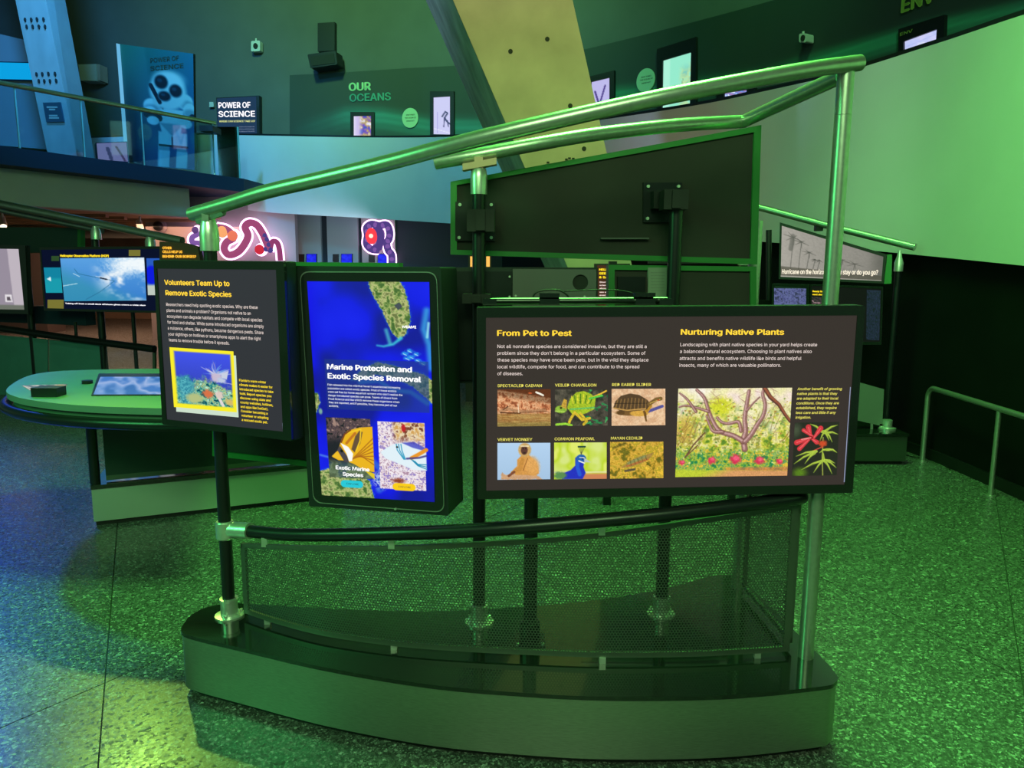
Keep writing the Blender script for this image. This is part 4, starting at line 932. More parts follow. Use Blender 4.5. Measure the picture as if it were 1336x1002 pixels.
# lionfish photo (local px: x 0..85, y 0..86)
p = Pic(88, 90, 160, 160, (60, 70, 235))
p.c = np.array([66, 78, 240]) * (1 - (p.Y / 90)[..., None] * .35) + 0 * p.c
cor = sst(-6, 6, p.Y - (46 + 8 * np.sin(p.X * .08) + 16 * np.exp(-((p.X - 30) / 7) ** 2) * 0 + 10 * (p.X > 40) * sst(40, 60, p.X)) + (fbm(p.X * .25, p.Y * .25) - .5) * 22 + 10 * np.exp(-((p.X - 18) / 12) ** 2))
p.tint(.22, [(10, 70, 90), (50, 150, 150), (120, 190, 150), (210, 205, 140), (40, 110, 110), (180, 230, 200)], cor, 4, 5, 2.6)
p.ell(18, 56, 12, 14, (60, 150, 170), wob=.8, soft=.4); p.tint(.6, [(40, 120, 150), (100, 190, 200)], cor * np.exp(-((p.X - 18) / 11) ** 2) * .8, 2, 3, 3)
p.ell(50, 66, 7, 6, (215, 110, 70), soft=.4, wob=.9); p.ell(31, 74, 12, 7, (180, 190, 130), soft=.4, wob=.5); p.line([(62, 64), (70, 82)], 4, (225, 215, 215)); p.ell(66, 66, 5, 6, (220, 200, 190), soft=.4, wob=.8); p.ell(80, 76, 8, 5, (210, 185, 110), soft=.4, wob=.7)
p.ell(63, 38, 6, 8, (205, 185, 205), ang=20, soft=.3); p.line([(58, 40), (74, 38)], 2, (180, 90, 90))
rs = random.Random(5)
for k in range(34):
    a = math.radians(rs.uniform(-60, 190)); L_ = rs.uniform(8, 22) if math.sin(a) > 0 else rs.uniform(6, 11); q = [(62, 36), (62 + L_ * .6 * math.cos(a) + rs.uniform(-2, 2), 36 - L_ * .6 * math.sin(a)), (62 + L_ * math.cos(a), 36 - L_ * math.sin(a))]
    p.line(q, rs.uniform(1.6, 2.8), rs.choice([(110, 165, 230), (150, 200, 235), (205, 210, 240), (85, 120, 225), (190, 160, 190)]), 1.2, .75, w2=.5)
p.ell(63, 40, 7, 7, (200, 185, 210), soft=.5, wob=.9); p.ell(70, 44, 6, 4, (190, 200, 225), soft=.5, wob=.9)
p.poly([(70, 34), (80, 29), (77, 42), (70, 40)], (200, 205, 225)); p.line([(72, 47), (87, 49)], 1, (170, 170, 230))
X_, Y_ = p.X, p.Y
fr_ = np.maximum(np.maximum(sst(8, 4, X_), sst(6.5, 3.5, Y_)), np.maximum(sst(82, 85, X_), sst(82, 85, Y_))); p.put(fr_, (250, 236, 40))
yf = [(221, 453), (304.5, 458.5), (309, 538), (227, 531)]
mb = MB(); V1.ppoly(mb, [(227, 459), (307.5, 464), (311, 544.5), (230, 537)], -.004, -.003); mb.build('photo_backing', emi('pale_mint', (205, 225, 205), 1), scr, label='pale edge strip behind the photo')  # pale mint strip set slightly offset behind the photo
picture(V1, yf, p, scr, 'photo', -.0024)
mb = MB(); V1.ppoly(mb, [(368.3, 552), (369.3, 552), (369.8, 560), (368.8, 560)], -.004, -.003); mb.build('light_leak', W2, scr)

# --- pet panel
V2 = Plane((-.11, 2.372), (1.12, 2.434))
r, i = display(V2, [(622, 401.5), (1130, 398.5), (1113.5, 643.5), (622.5, 652)], [(634, 414.5), (1118, 411.5), (1101.5, 632), (634.5, 640)], .075, 'wide lit from pet to pest and native plants panel on the right', 'text_display', HOUS)
mb = MB(); V2.poly(mb, i, -.012, -.004); scr = mb.build('screen', emi('panel_umber', (57, 49, 46), 1), r)
def img(x0, y0, x1, y1, pic, name='photo', skew=None):
    q = skew or [(x0, y0), (x1, y0 - .3), (x1, y1 - .8), (x0, y1)]; return picture(V2, q, pic, scr, name, -.0024)
text(V2, [('From Pet to Pest', 648.5, 438, 746)], TXTY, scr, 'heading', -.0024, 9, .028)
text(V2, [('Nurturing Native Plants', 888, 436.5, 1023)], TXTY, scr, 'heading', -.0024, 9, .028)
L = [('Not all nonnative species are considered invasive, but they are still a', 649, 454, 843.5), ("problem since they don't belong in a particular ecosystem. Some of", 649, 462.8, 842), ('these species may have once been pets, but in the wild they displace', 649, 471.7, 846), ('local wildlife, compete for food, and can contribute to the spread', 649, 480.6, 834), ('of diseases.', 649, 489.5, 682)]
text(V2, L, TXTW, scr, 'body_text', -.0024, 5.6, .014)
L = [('Landscaping with plant native species in your yard helps create', 887.5, 451.7, 1066), ('a balanced natural ecosystem. Choosing to plant natives also', 887, 460.5, 1059), ('attracts and benefits native wildlife like birds and helpful', 886.7, 469.6, 1045.5), ('insects, many of which are valuable pollinators.', 886.3, 478.6, 1019)]
text(V2, L, TXTW, scr, 'body_text', -.0024, 5.6, .014)
L = [('Another benefit of growing', 1040.3, 509, 1098.5), ('native plants is that they', 1039.8, 515.2, 1092.5), ('are adapted to their local', 1039.4, 521.4, 1093.5), ('conditions. Once they are', 1039, 527.6, 1094.5), ('established, they require', 1038.6, 533.8, 1091.5), ('less care and little if any', 1038.2, 540, 1090.5), ('irrigation.', 1037.8, 546.2, 1058)]
text(V2, L, CAPY, scr, 'body_text', -.0024, 4.2, .018, shear=.15)
for s, x0, y0, x1 in (('SPECTACLED CAIMAN', 649, 505, 707), ('VEILED CHAMELEON', 724, 504.3, 778), ('RED EARED SLIDER', 798.5, 503.6, 849.5), ('VERVET MONKEY', 649, 575.3, 694.5), ('COMMON PEAFOWL', 723.5, 574.5, 776), ('MAYAN CICHLID', 797, 573.5, 838.5)):
    text(V2, [(s, x0, y0, x1)], CAPY, scr, 'caption', -.0024, 4.6, .018)
# pictures of 70x48 painted in local pixels
def cai():
    p = Pic(70, 48, 120, 84, (200, 125, 80)); bank = p.Y - (p.X * .16)
    p.tint(.25, [(150, 80, 50), (215, 140, 95), (235, 185, 140), (190, 120, 80)], 1.0, 4, 2, 2.4)
    p.c *= (1 - .3 * sst(3, -3, bank - 8))[..., None]; p.put(sst(2, -1, bank), (95, 45, 25))
    p.put(sst(30, 33, p.Y) * .8, (150, 110, 55)); n = fbm(p.X * .08, p.Y * .8); p.put(sst(.45, .65, n) * sst(31, 34, p.Y) * .6, (205, 170, 100)); p.put(sst(40, 46, p.Y) * .4, (110, 120, 60))
    p.line([(4, 28), (14, 25), (24, 28), (40, 29), (62, 27)], 4, (170, 125, 90), 2, .8); p.line([(4, 30), (30, 31)], 1.4, (70, 35, 20)); p.line([(30, 30), (66, 29)], .8, (110, 60, 35)); p.line([(8, 26), (14, 22)], 1.2, (70, 40, 30))
    p.line([(27, 20), (28, 30)], 1.2, (245, 215, 180)); p.line([(51, 4), (56, 6), (60, 8)], 2.4, (250, 245, 225)); p.ell(43, 5, 2.5, 1, (200, 90, 50), soft=.5); p.grain(1.1, .22); return p
def cham():
    p = Pic(70, 48, 120, 84, (70, 62, 58)); p.tint(.15, [(45, 40, 38), (95, 88, 75)], 1, 3, 1, 2)
    for k in range(26):
        x = 38 + 32 * random.random(); y = 46 * random.random(); p.line([(x, y), (x + random.uniform(-10, 10), y + random.uniform(-3, 7))], 3, random.choice([(40, 150, 80), (70, 190, 100), (20, 100, 60)]), op=.8, w2=.6)
    p.poly([(16, 24), (20, 12), (28, 4), (38, 2), (48, 6), (54, 12), (52, 26), (40, 32), (24, 34)], (165, 190, 40), 1.5)
    for k in range(8): p.line([(22 + 4 * k, 6 + abs(k - 3)), (24 + 3.2 * k, 18)], 1.5, (60, 110, 30) if k % 2 else (225, 215, 60), op=.9)
    p.line([(20, 26), (52, 24)], 2.2, (80, 190, 120), op=.7)
    p.ell(8, 26, 8, 5, (140, 180, 60)); p.poly([(8, 22), (12, 12), (16, 14), (15, 26)], (200, 160, 60), 1); p.ell(8, 24, 1.6, 1.6, (60, 50, 20)); p.line([(0, 28), (12, 29)], 1.5, (180, 220, 90))
    for q in ([(26, 30), (20, 40), (18, 46)], [(34, 32), (42, 42), (38, 46)], [(28, 32), (36, 40), (46, 38)]): p.line(q, 3.4, (215, 185, 50))
    p.line([(2, 46), (14, 45), (22, 47)], 3, (150, 210, 60)); p.line([(50, 10), (60, 6), (68, 2)], 2, (240, 190, 60)); p.line([(46, 12), (62, 8)], 2.6, (90, 200, 70)); p.grain(.9, .25); return p
def turt():
    p = Pic(70, 48, 120, 84, (225, 185, 145)); p.tint(.3, [(215, 170, 130), (240, 205, 165)], 1, 3, 4, 2)
    p.line([(44, 31), (66, 23)], 4, (85, 80, 150)); p.ell(25, 31, 20, 4, (120, 85, 45)); p.ell(12, 31, 5, 3, (95, 65, 35)); p.ell(36, 32, 12, 4, (215, 165, 70)); p.line([(43, 30), (45, 42)], 4, (110, 75, 35), w2=2); p.line([(46, 28), (50, 22)], 6, (190, 140, 50))
    m = p.poly([(2, 24), (5, 16), (12, 9), (24, 6), (36, 8), (46, 14), (51, 20), (46, 27), (30, 29), (12, 29)], (85, 62, 42), 1)
    for k in range(9): p.line([(8 + 4.6 * k, 12 + abs(k - 4) * .5), (5 + 4.9 * k, 26)], 1.1, (165, 125, 70), op=.8); p.line([(4, 19 + k * 0), (46, 19)], .8, (50, 35, 28), op=.3)
    p.line([(3, 25), (20, 28), (44, 26)], 1.6, (195, 150, 80)); p.line([(49, 20), (58, 14), (64, 13)], 5, (125, 95, 50)); p.line([(50, 19), (63, 14)], .8, (230, 190, 90)); p.ell(61, 15, 1.3, .8, (200, 60, 40)); p.grain(1.0, .14); return p
def monk():
    p = Pic(70, 48, 120, 84, (180, 210, 240)); p.c = p.c - (p.Y * .3)[..., None]
    p.poly([(4, 48), (6, 38), (12, 42), (30, 41), (50, 41), (60, 48)], (205, 160, 120), 1.5, wob=3)
    p.poly([(26, 22), (32, 16), (40, 14), (48, 22), (54, 32), (55, 40), (50, 43), (36, 42), (24, 42), (20, 36), (26, 30)], (212, 150, 75), 1.5)
    p.ell(46, 30, 9, 12, (225, 165, 90), ang=-15, soft=.4); p.line([(33, 22), (30, 34), (20, 39)], 5, (200, 140, 65)); p.line([(40, 20), (34, 36)], 1, (150, 95, 45)); p.line([(22, 38), (15, 43)], 3.4, (130, 75, 50))
    p.ell(36, 9, 8.5, 9, (205, 165, 100)); p.ell(35.5, 9.5, 4.6, 6, (95, 55, 50)); p.ell(34, 7.5, .9, .8, (25, 15, 15)); p.ell(37.4, 7.5, .9, .8, (25, 15, 15)); p.line([(31, 4.2), (41, 4.2)], 1.6, (235, 215, 170)); p.ell(35.6, 13, 2, 1.2, (60, 35, 35)); p.grain(.9, .12, sst(225, 215, p.c[..., 2])); return p
def peaf():
    p = Pic(70, 48, 120, 84, (205, 225, 70)); p.tint(.07, [(225, 235, 110), (190, 215, 50), (215, 230, 130)], 1, 2, 6, 2)
    p.put(sst(39, 43, p.Y) * sst(30, 36, p.X), (205, 130, 85)); p.put(sst(37, 39, p.Y) * sst(41, 39, p.Y) * .8, (235, 225, 190))
    p.poly([(10, 48), (12, 40), (22, 36), (28, 30), (28, 20), (34, 16), (41, 20), (39, 32), (42, 40), (38, 48)], (35, 45, 190), 1.5); p.line([(32, 20), (31, 32), (34, 42)], 5, (40, 100, 215), 2, .8)
    p.ell(8, 43, 8, 5, (90, 140, 80), soft=.4, wob=.7); p.ell(36, 21, 6.5, 5.5, (35, 95, 175)); p.poly([(40, 20), (49, 26), (40, 26)], (190, 200, 190)); p.line([(33, 24), (40, 27)], 1.6, (240, 240, 235)); p.line([(34, 19.5), (40, 20)], 1, (240, 240, 235)); p.ell(37.5, 21.5, 1, 1, (15, 15, 25))
    for x in (33, 35.5, 38, 40.5): p.line([(36, 16), (x, 6)], .6, (90, 90, 60)); p.ell(x, 5.5, 1.8, 1.3, (30, 70, 60))
    p.grain(.8, .1, sst(60, 20, p.c[..., 0])); return p
def cich():
    p = Pic(70, 48, 120, 84); p.tint(.16, [(110, 105, 30), (190, 150, 45), (225, 180, 70), (165, 150, 40), (235, 190, 60)], 1, 4, 8, 2.4); p.line([(4, 8), (20, 2)], 3, (80, 70, 25), 3, .7)
    p.poly([(14, 34), (24, 26), (36, 20), (48, 17), (58, 14), (52, 22), (40, 29), (26, 33)], (165, 130, 65), 2); p.line([(24, 28), (46, 19)], 3, (120, 150, 100), 3, .7); p.line([(22, 32), (50, 23)], 1.4, (190, 90, 50), 1, .8)
    for k in range(5): p.line([(26 + 5 * k, 24 - k * 1.4), (28 + 5 * k, 31 - k * 1.8)], 1, (90, 75, 40), 1, .6)
    p.line([(20, 38), (32, 36)], 3, (85, 75, 60), 2); p.grain(.8, .2); return p
img(649, 508, 718.5, 556.5, cai()); img(724, 508.3, 793, 556, cham()); img(798, 507.4, 868, 555.5, turt())
img(649, 578, 718, 626, monk()); img(723, 577.5, 791.5, 625.4, peaf()); img(796, 576.5, 865.5, 624.5, cich())
# tree photo, local 148x116
def tree():
    p = Pic(148, 116, 230, 180); v = p.Y / 116
    p.tint(.05, [(245, 225, 215), (235, 230, 170), (250, 240, 225)], 1, 3, 1, 2)
    m = sst(.15, .6, v + (fbm(p.X * .05, p.Y * .05) - .5) * .7); p.tint(.13, [(95, 135, 45), (165, 185, 55), (215, 210, 85), (235, 230, 160), (150, 150, 70)], m, 4, 3, 2.6)
    p.ell(56, 24, 16, 12, (210, 215, 50), soft=.5, wob=.6); p.ell(10, 55, 14, 18, (205, 180, 80), soft=.6, wob=.8)
    m = sst(74, 88, p.Y + (fbm(p.X * .1, p.Y * .1) - .5) * 22); p.tint(.2, [(40, 130, 80), (110, 170, 60), (200, 200, 60), (60, 150, 100), (220, 190, 60)], m, 4, 9, 2.8)
    rs = random.Random(3)
    for k in range(60):
        x = rs.uniform(0, 148); y = rs.uniform(0, 60); p.line([(x, y), (x + rs.uniform(-14, 14), y + rs.uniform(-10, 10))], .8, (150, 100, 95), .8, .55)
    for k in range(30):
        x = rs.choice([rs.uniform(0, 30), rs.uniform(90, 148)]); y = rs.uniform(50, 80); p.line([(x, y), (x + rs.uniform(4, 14), y - rs.uniform(10, 25))], .9, (130, 90, 45), .8, .6)
    for k in range(420):
        x = rs.uniform(0, 148); y = rs.uniform(14, 100); c = rs.choice([(225, 220, 80), (120, 150, 45), (190, 190, 60), (80, 120, 50), (245, 235, 160), (170, 130, 60)]); p.ell(x, y, rs.uniform(.6, 1.8), rs.uniform(.5, 1.4), c, soft=.8)
    B = (150, 105, 100); Hh = (205, 165, 160); D = (95, 55, 50)
    for pts, w0, w1 in (([(90, 80), (88, 66), (90, 56), (88, 40), (90, 20), (92, 4)], 7, 4), ([(88, 70), (74, 62), (56, 56), (46, 42), (40, 28), (34, 12), (24, 2)], 6, 3), ([(60, 57), (48, 56), (42, 46), (38, 36)], 4, 2), ([(90, 70), (98, 60), (106, 46), (112, 36), (114, 22), (110, 8), (112, 0)], 6, 3), ([(84, 56), (80, 44), (68, 46), (58, 44), (52, 38)], 4, 2.5), ([(40, 30), (28, 26), (12, 22), (2, 24)], 3, 1.4), ([(24, 30), (12, 14), (2, 6)], 3, 1.2), ([(90, 30), (98, 20), (106, 12)], 2, 1)):
        pts = [tuple(q) for q in catmull(pts, 4)]; p.line(pts, w0 + 1.4, D, 1, .7, w2=w1 + 1); p.line(pts, w0, B, 1, 1, w2=w1); p.line([(a - .8, b - .6) for a, b in pts], w0 * .4, Hh, 1, .9, w2=w1 * .4)
    p.line([(112, 0), (120, 12), (132, 22), (140, 34), (148, 44)], 6, D, 1, 1, w2=4); p.line([(112, 0), (120, 11), (132, 21), (140, 33), (148, 43)], 3, (150, 85, 60), 1, 1, w2=2)
    p.line([(12, 90), (22, 74), (36, 58)], 2, (110, 75, 55)); p.line([(14, 88), (28, 74)], 1.6, (120, 85, 60))
    for x, y, s in ((8, 97, 4), (47, 94, 5.5), (78, 93, 7), (110, 95, 6), (137, 97, 4.5)): p.ell(x, y, s, s * .8, (215, 50, 85), soft=.4, wob=1.2); p.ell(x + 1, y - 1, s * .5, s * .4, (245, 95, 125), soft=.5, wob=1)
    m = sst(106, 109, p.Y + (p.X - 60) * -.02); p.put(m, (190, 205, 55)); p.put(m * sst(40, 90, p.X + (p.Y - 106) * 2), (215, 155, 100)); p.put(sst(102, 106, p.Y) * sst(55, 80, p.X) * (1 - m) * .7, (215, 120, 75)); p.grain(.9, .16); return p
img(0, 0, 0, 0, tree(), skew=[(885, 507), (1033.5, 505.8), (1027, 620.5), (881, 622.5)])
def hib():
    p = Pic(58, 70, 110, 130, (38, 38, 32)); p.ell(10, 66, 8, 6, (90, 130, 30), soft=.8); p.ell(2, 10, 6, 8, (70, 80, 60), soft=.9); G = (175, 200, 70); G2 = (120, 150, 50)
    p.line([(38, 20), (38, 45), (40, 70)], 1.4, (150, 160, 70)); p.line([(38, 32), (24, 38)], 1.2, (215, 80, 70)); p.line([(38, 30), (28, 26)], 1.2, (215, 80, 70))
    for a, b in (((36, 12), (20, 2)), ((40, 12), (56, 4)), ((42, 14), (57, 16)), ((40, 12), (34, 24)), ((42, 14), (50, 26)), ((38, 12), (46, 24)), ((30, 38), (4, 44)), ((26, 40), (2, 54)), ((28, 40), (16, 54)), ((46, 36), (57, 40)), ((44, 36), (34, 40)), ((40, 50), (12, 62)), ((40, 50), (28, 66)), ((41, 50), (55, 54)), ((41, 50), (52, 68)), ((40, 49), (38, 38)), ((42, 50), (57, 60))): p.line([a, ((a[0] + b[0]) / 2, (a[1] + b[1]) / 2 - 2), b], 3.6, G, .8, 1, w2=.4); p.line([a, b], .6, G2, .6, .7)
    for a, b, w_ in (((22, 20), (4, 26), 7), ((22, 20), (8, 34), 6), ((22, 18), (18, 6), 7), ((24, 18), (12, 10), 5), ((26, 20), (34, 8), 7), ((24, 22), (30, 26), 6)): p.line([a, b], 3, (215, 55, 65), 1, 1, w2=w_); p.line([a, b], .8, (250, 130, 130), .8, .8)
    p.ell(22, 20, 3, 2.5, (165, 25, 40)); p.line([(22, 20), (10, 22)], 1, (255, 180, 170)); p.ell(38, 28, 5, 4, (205, 75, 40), soft=.5, wob=.9); p.grain(.9, .12); return p
img(0, 0, 0, 0, hib(), skew=[(1037, 551.5), (1095, 550.5), (1091.5, 620), (1033, 621)])
mb = MB(); V2.ppoly(mb, [(1109.3, 505), (1110, 505), (1101.8, 629), (1101, 629)], -.004, -.003); mb.build('light_leak', W2, scr)
# mount bar above the pet panel
mbr = thing('mount_bar', P(750, 394, 2.50), 'black mounting bar with two clamps and cables along the top of the pet panel', 'bracket')
MB().tube([P(640, 393, 2.50), P(870, 392, 2.52)], .012, 12).build('bar', BLACKG, mbr, smooth=True)
for x0, x1, y0, y1 in ((630, 648, 390, 398), (704, 730, 390, 398), (704, 730, 382.5, 388), (829, 855, 390, 398), (829, 855, 382, 387), (860, 878, 390, 398)):
    a = P(x0, y1, 2.49); b = P(x1, y0, 2.49); mb = MB(); mb.box((a[0], 2.485, a[2]), (b[0], 2.545, b[2])); mb.build('clamp', BLACKG, mbr)
MB().tube(catmull([P(695, 396, 2.55), P(697, 384, 2.55), P(708, 379, 2.55), P(730, 379, 2.55), P(742, 388, 2.55), P(738, 396, 2.56)], 6), .003, 8).build('cable', BLACKP, mbr)
MB().tube(catmull([P(735, 380, 2.57), P(790, 378, 2.57), P(820, 381, 2.57), P(840, 388, 2.57), P(858, 389, 2.57)], 6), .0022, 8).build('cable', BLACKP, mbr)
MB().box((PN[0] - .03, 2.47, 1.2), (PN[0] + .03, 2.62, 1.30)).build('post_bracket', BLACKM, mbr)

# --- touchscreen
V3 = Plane((-.715, 2.606), (-.236, 2.494))
outer = [(384, 347.5), (575, 348.5), (585.5, 673), (403.5, 660.5)]
r = thing('touchscreen', V3.pt(((V3.pix(*outer[2], 0)[0] + V3.pix(*outer[3], 0)[0]) / 2, V3.pix(*outer[2], 0)[1])), 'upright touchscreen kiosk showing a blue sea map and two fish cards', 'touchscreen')
o = [V3.pix(*q, d=0) for q in outer]
mb = MB(); V3.poly(mb, rounded(o, .008, 4), -.17, 0); mb.build('housing', HOUS, r)
gq = [V3.pix(*q, d=.004) for q in [(391, 354), (570, 354.5), (580, 669), (409, 656)]]
mb = MB(); V3.poly(mb, rounded(gq, .035, 6), 0, .004); mb.build('glass_front', BLACKG, r, smooth=False)
mb = MB(); V3.ring(mb, rounded(gq, .035, 6), rounded([q + (np.mean(gq, axis=0) - q) * .008 for q in gq], .035, 6), .002, .0055); mb.build('trim_ring', STEEL, r)
# map picture local: 150 x 288 px
def mapp():
    p = Pic(150, 288, 300, 576, (12, 6, 205)); p.tint(.02, [(14, 8, 150), (14, 8, 225), (20, 20, 240)], 1, 2, 3, 2)
    def land(pts, inner=None, halo=9):
        p.poly(pts, (20, 130, 220), halo, .55, 5); p.poly(pts, (70, 205, 215), halo * .45, .8, 4); m = p.poly(pts, (125, 150, 85), 1.2, 1, 2.5)
        p.tint(.22, [(70, 105, 50), (135, 160, 85), (190, 195, 130), (110, 120, 70)], m, 4, 2, 2.6); return m
    land([(76, -6), (112, -6), (120, 8), (125, 30), (126, 50), (120, 66), (112, 74), (104, 66), (98, 52), (92, 36), (84, 22), (78, 8)])
    p.poly([(107, 30), (113, 26), (117, 31), (112, 36)], (70, 75, 85), 1); p.line([(114, 72), (104, 80), (92, 83), (84, 82)], 4, (60, 200, 220), 4, .9, w2=2); p.line([(96, 62), (100, 78)], 5, (80, 210, 210), 5, .7)
    p.line([(146, 36), (142, 60), (148, 80), (150, 110)], 8, (60, 170, 230), 8, .8); p.line([(148, 52), (146, 70)], 3, (150, 230, 240), 3, .9)
    for x, y in ((118, 92), (124, 88), (126, 96), (134, 100), (132, 92), (140, 104), (121, 98)): p.ell(x, y, 4, 2.4, (40, 150, 235), soft=.8, wob=1.2); p.line([(x - 2, y), (x + 2, y + 2)], .9, (190, 230, 250), .8, .9)
    land([(50, 128), (66, 112), (84, 104), (104, 108), (124, 114), (140, 118), (154, 128), (154, 160), (144, 150), (126, 134), (104, 124), (80, 120), (60, 128)])
    p.line([(60, 131), (84, 128), (100, 140), (124, 142), (144, 156)], 6, (40, 150, 225), 5, .7)
    land([(-4, 146), (4, 148), (6, 160), (-1, 176), (-6, 178)]); p.ell(6, 172, 2.5, 4, (120, 170, 160), soft=.5)
    land([(-6, 256), (14, 250), (34, 255), (56, 260), (66, 264), (72, 292), (-6, 292)]); p.line([(70, 236), (84, 250), (92, 262), (78, 276)], 9, (50, 110, 220), 6, .8); p.tint(.3, [(50, 90, 190), (200, 220, 250), (20, 30, 200)], sst(8, 3, np.hypot(p.X - 82, p.Y - 262) / 2.2), 3, 1, 3)
    p.line([(2, 232), (20, 236), (34, 244)], 3, (80, 140, 235), 3, .8)
    # info box
    m = sst(15, 16, p.X) * sst(147, 146, p.X) * sst(101, 102, p.Y) * sst(169, 168, p.Y); p.put(m * .62, (34, 58, 130)); p.Y = p.Y - 10
    # fish card left  x 13..71, y 172..240
    m = sst(12, 12.7, p.X) * sst(71, 70.3, p.X) * sst(169.5, 170.2, p.Y) * sst(252, 251.2, p.Y); c0 = p.c.copy()
    p.put(m, (30, 25, 40)); p.tint(.22, [(25, 20, 35), (110, 85, 85), (60, 45, 60), (160, 130, 120)], m * sst(206, 188, p.Y + (p.X - 40) * .1), 4, 6, 2.6); p.tint(.15, [(60, 80, 90), (110, 130, 100), (80, 95, 70)], m * sst(222, 236, p.Y), 3, 4, 2.4)
    body = [(18, 224), (26, 214), (32, 198), (40, 187), (56, 182), (73, 180), (73, 242), (60, 240), (46, 232), (34, 228), (26, 228)]
    p.poly(body, (235, 180, 30), 1.2)
    for k in range(7): p.line([(44 + k * 2, 226 - k * 1), (73, 196 + k * 6)], 1.4, (170, 100, 25), 1, .85)
    p.poly([(44, 212), (50, 194), (56, 186), (60, 188), (56, 204), (48, 216)], (85, 65, 60), 1.5, .9); p.line([(40, 190), (58, 184), (56, 200), (50, 214)], 1.6, (245, 205, 40)); p.line([(38, 204), (50, 190)], 3.4, (190, 110, 35), 1.4, .9)
    p.poly([(25, 214), (29, 208), (38, 222), (40, 230), (34, 230)], (75, 65, 75), 1); p.poly([(30, 204), (40, 209), (46, 218), (44, 228), (40, 229), (37, 218)], (250, 250, 250), 1.2); p.line([(31, 203), (36, 192), (44, 186)], 2, (120, 60, 30), 1); p.ell(31, 215, 2, 2, (15, 10, 15)); p.poly([(17, 223), (24, 216), (32, 228)], (240, 190, 40), 1)
    p.poly([(60, 240), (73, 244), (73, 252), (66, 246)], (225, 200, 40), 1)
    # right card x 80..139, y 172..262
    m2 = sst(79.5, 80.2, p.X) * sst(140, 139.3, p.X) * sst(172, 172.7, p.Y) * sst(264, 263.2, p.Y)
    p.tint(.35, [(175, 140, 165), (235, 220, 225), (250, 245, 250), (215, 190, 200), (150, 130, 200)], m2, 4, 7, 2.6); p.tint(.2, [(210, 160, 90), (240, 225, 190), (120, 60, 40)], m2 * sst(204, 190, p.Y) * sst(96, 104, p.X), 4, 3, 2.6); p.ell(113, 180, 2.6, 5, (190, 20, 40), soft=.4, wob=.8)
    p.poly([(82, 214), (90, 208), (100, 202), (116, 199), (130, 203), (141, 208), (141, 236), (124, 236), (104, 228), (88, 222)], (225, 240, 248), 1.8); p.poly([(110, 200), (126, 198), (141, 206), (141, 210), (124, 206)], (60, 60, 190), 2, .8)
    for k in range(3): p.line([(103 + 3 * k, 202), (104 + 3 * k, 210), (112 + 1 * k, 222)], 1.4, (40, 150, 190), .8, .9)
    p.line([(122, 220), (132, 214), (141, 208)], 5, (235, 150, 40), 1.5); p.line([(116, 221), (132, 219), (141, 216)], 2.6, (60, 50, 130), 1.5, .85)
    for k in range(3): p.line([(122 + 2 * k, 222 + k), (130, 230 - k), (141, 234 - 3 * k)], 1.3, (30, 140, 180), .8)
    p.ell(104, 206, 1.6, 1.2, (30, 30, 40)); p.ell(104, 252, 8, 3, (140, 60, 40), soft=.7, wob=1)
    for cx, cy, c in ((42, 260, (40, 200, 215)), (111, 260, (250, 205, 20))):
        m = 1 - sst(4.6, 5.4, np.hypot(np.maximum(np.abs(p.X - cx) - 10, 0), p.Y - cy)); p.put(m, c)
    return p
SCQ = [(400.5, 367), (560, 368), (567, 655), (420, 646)]
scr = picture(V3, SCQ, mapp(), r, 'screen', .0062)
WT = emi('touch_white', (255, 255, 255), 1.1)
text(V3, [('Marine Protection and', 426.5, 481.5, 537.5), ('Exotic Species Removal', 427.5, 493.5, 549.5)], WT, scr, 'heading', .0072, 8.6, .035)
L = ["Fish released into the wild that haven't experienced increasing", 'population are called exotic species. Most of these exotics', "were set free by home aquarium owners who don't realize the", 'danger introduced species can pose. Teams of divers from', 'Frost Science and the USGS remove these organisms when', 'they are reported, and if possible, they become part of our', 'exhibits.']
xs = [(427.5, 522), (427.8, 517), (428, 525), (428.3, 518), (428.6, 521), (429, 518), (429.3, 442)]
text(V3, [(s, a, 503 + 4.6 * k, b) for k, (s, (a, b)) in enumerate(zip(L, xs))], WT, scr, 'body_text', .0072, 3.3, .014)
text(V3, [('MIAMI', 525, 428, 543)], WT, scr, 'map_label', .0072, 4.2, .05)
text(V3, [('Exotic Marine', 438, 612, 482), ('Species', 447, 620.5, 474)], WT, scr, 'card_title', .0072, 6, .03)
text(V3, [('Protecting Our', 507, 614, 550), ('Reef Species', 510, 622, 546)], emi('faint_white', (238, 232, 240)), scr, 'card_title', .0072, 5.4, .02)
for ln in (('EXPLORE', 452, 632, 468), ('EXPLORE', 520, 636, 536)): text(V3, [ln], emi('button_ink', (40, 60, 60)), scr, 'button_text', .0072, 3, .01)
MB().tube([V3.pt(V3.pix(516, 664, .006), .004), V3.pt(V3.pix(516, 664, .006), .009)], .004, 10).build('indicator', CHROME, r)
MB().box((-.42, 2.66, 1.05), (-.36, 2.80, 1.35)).build('rear_bracket', BLACKM, r)

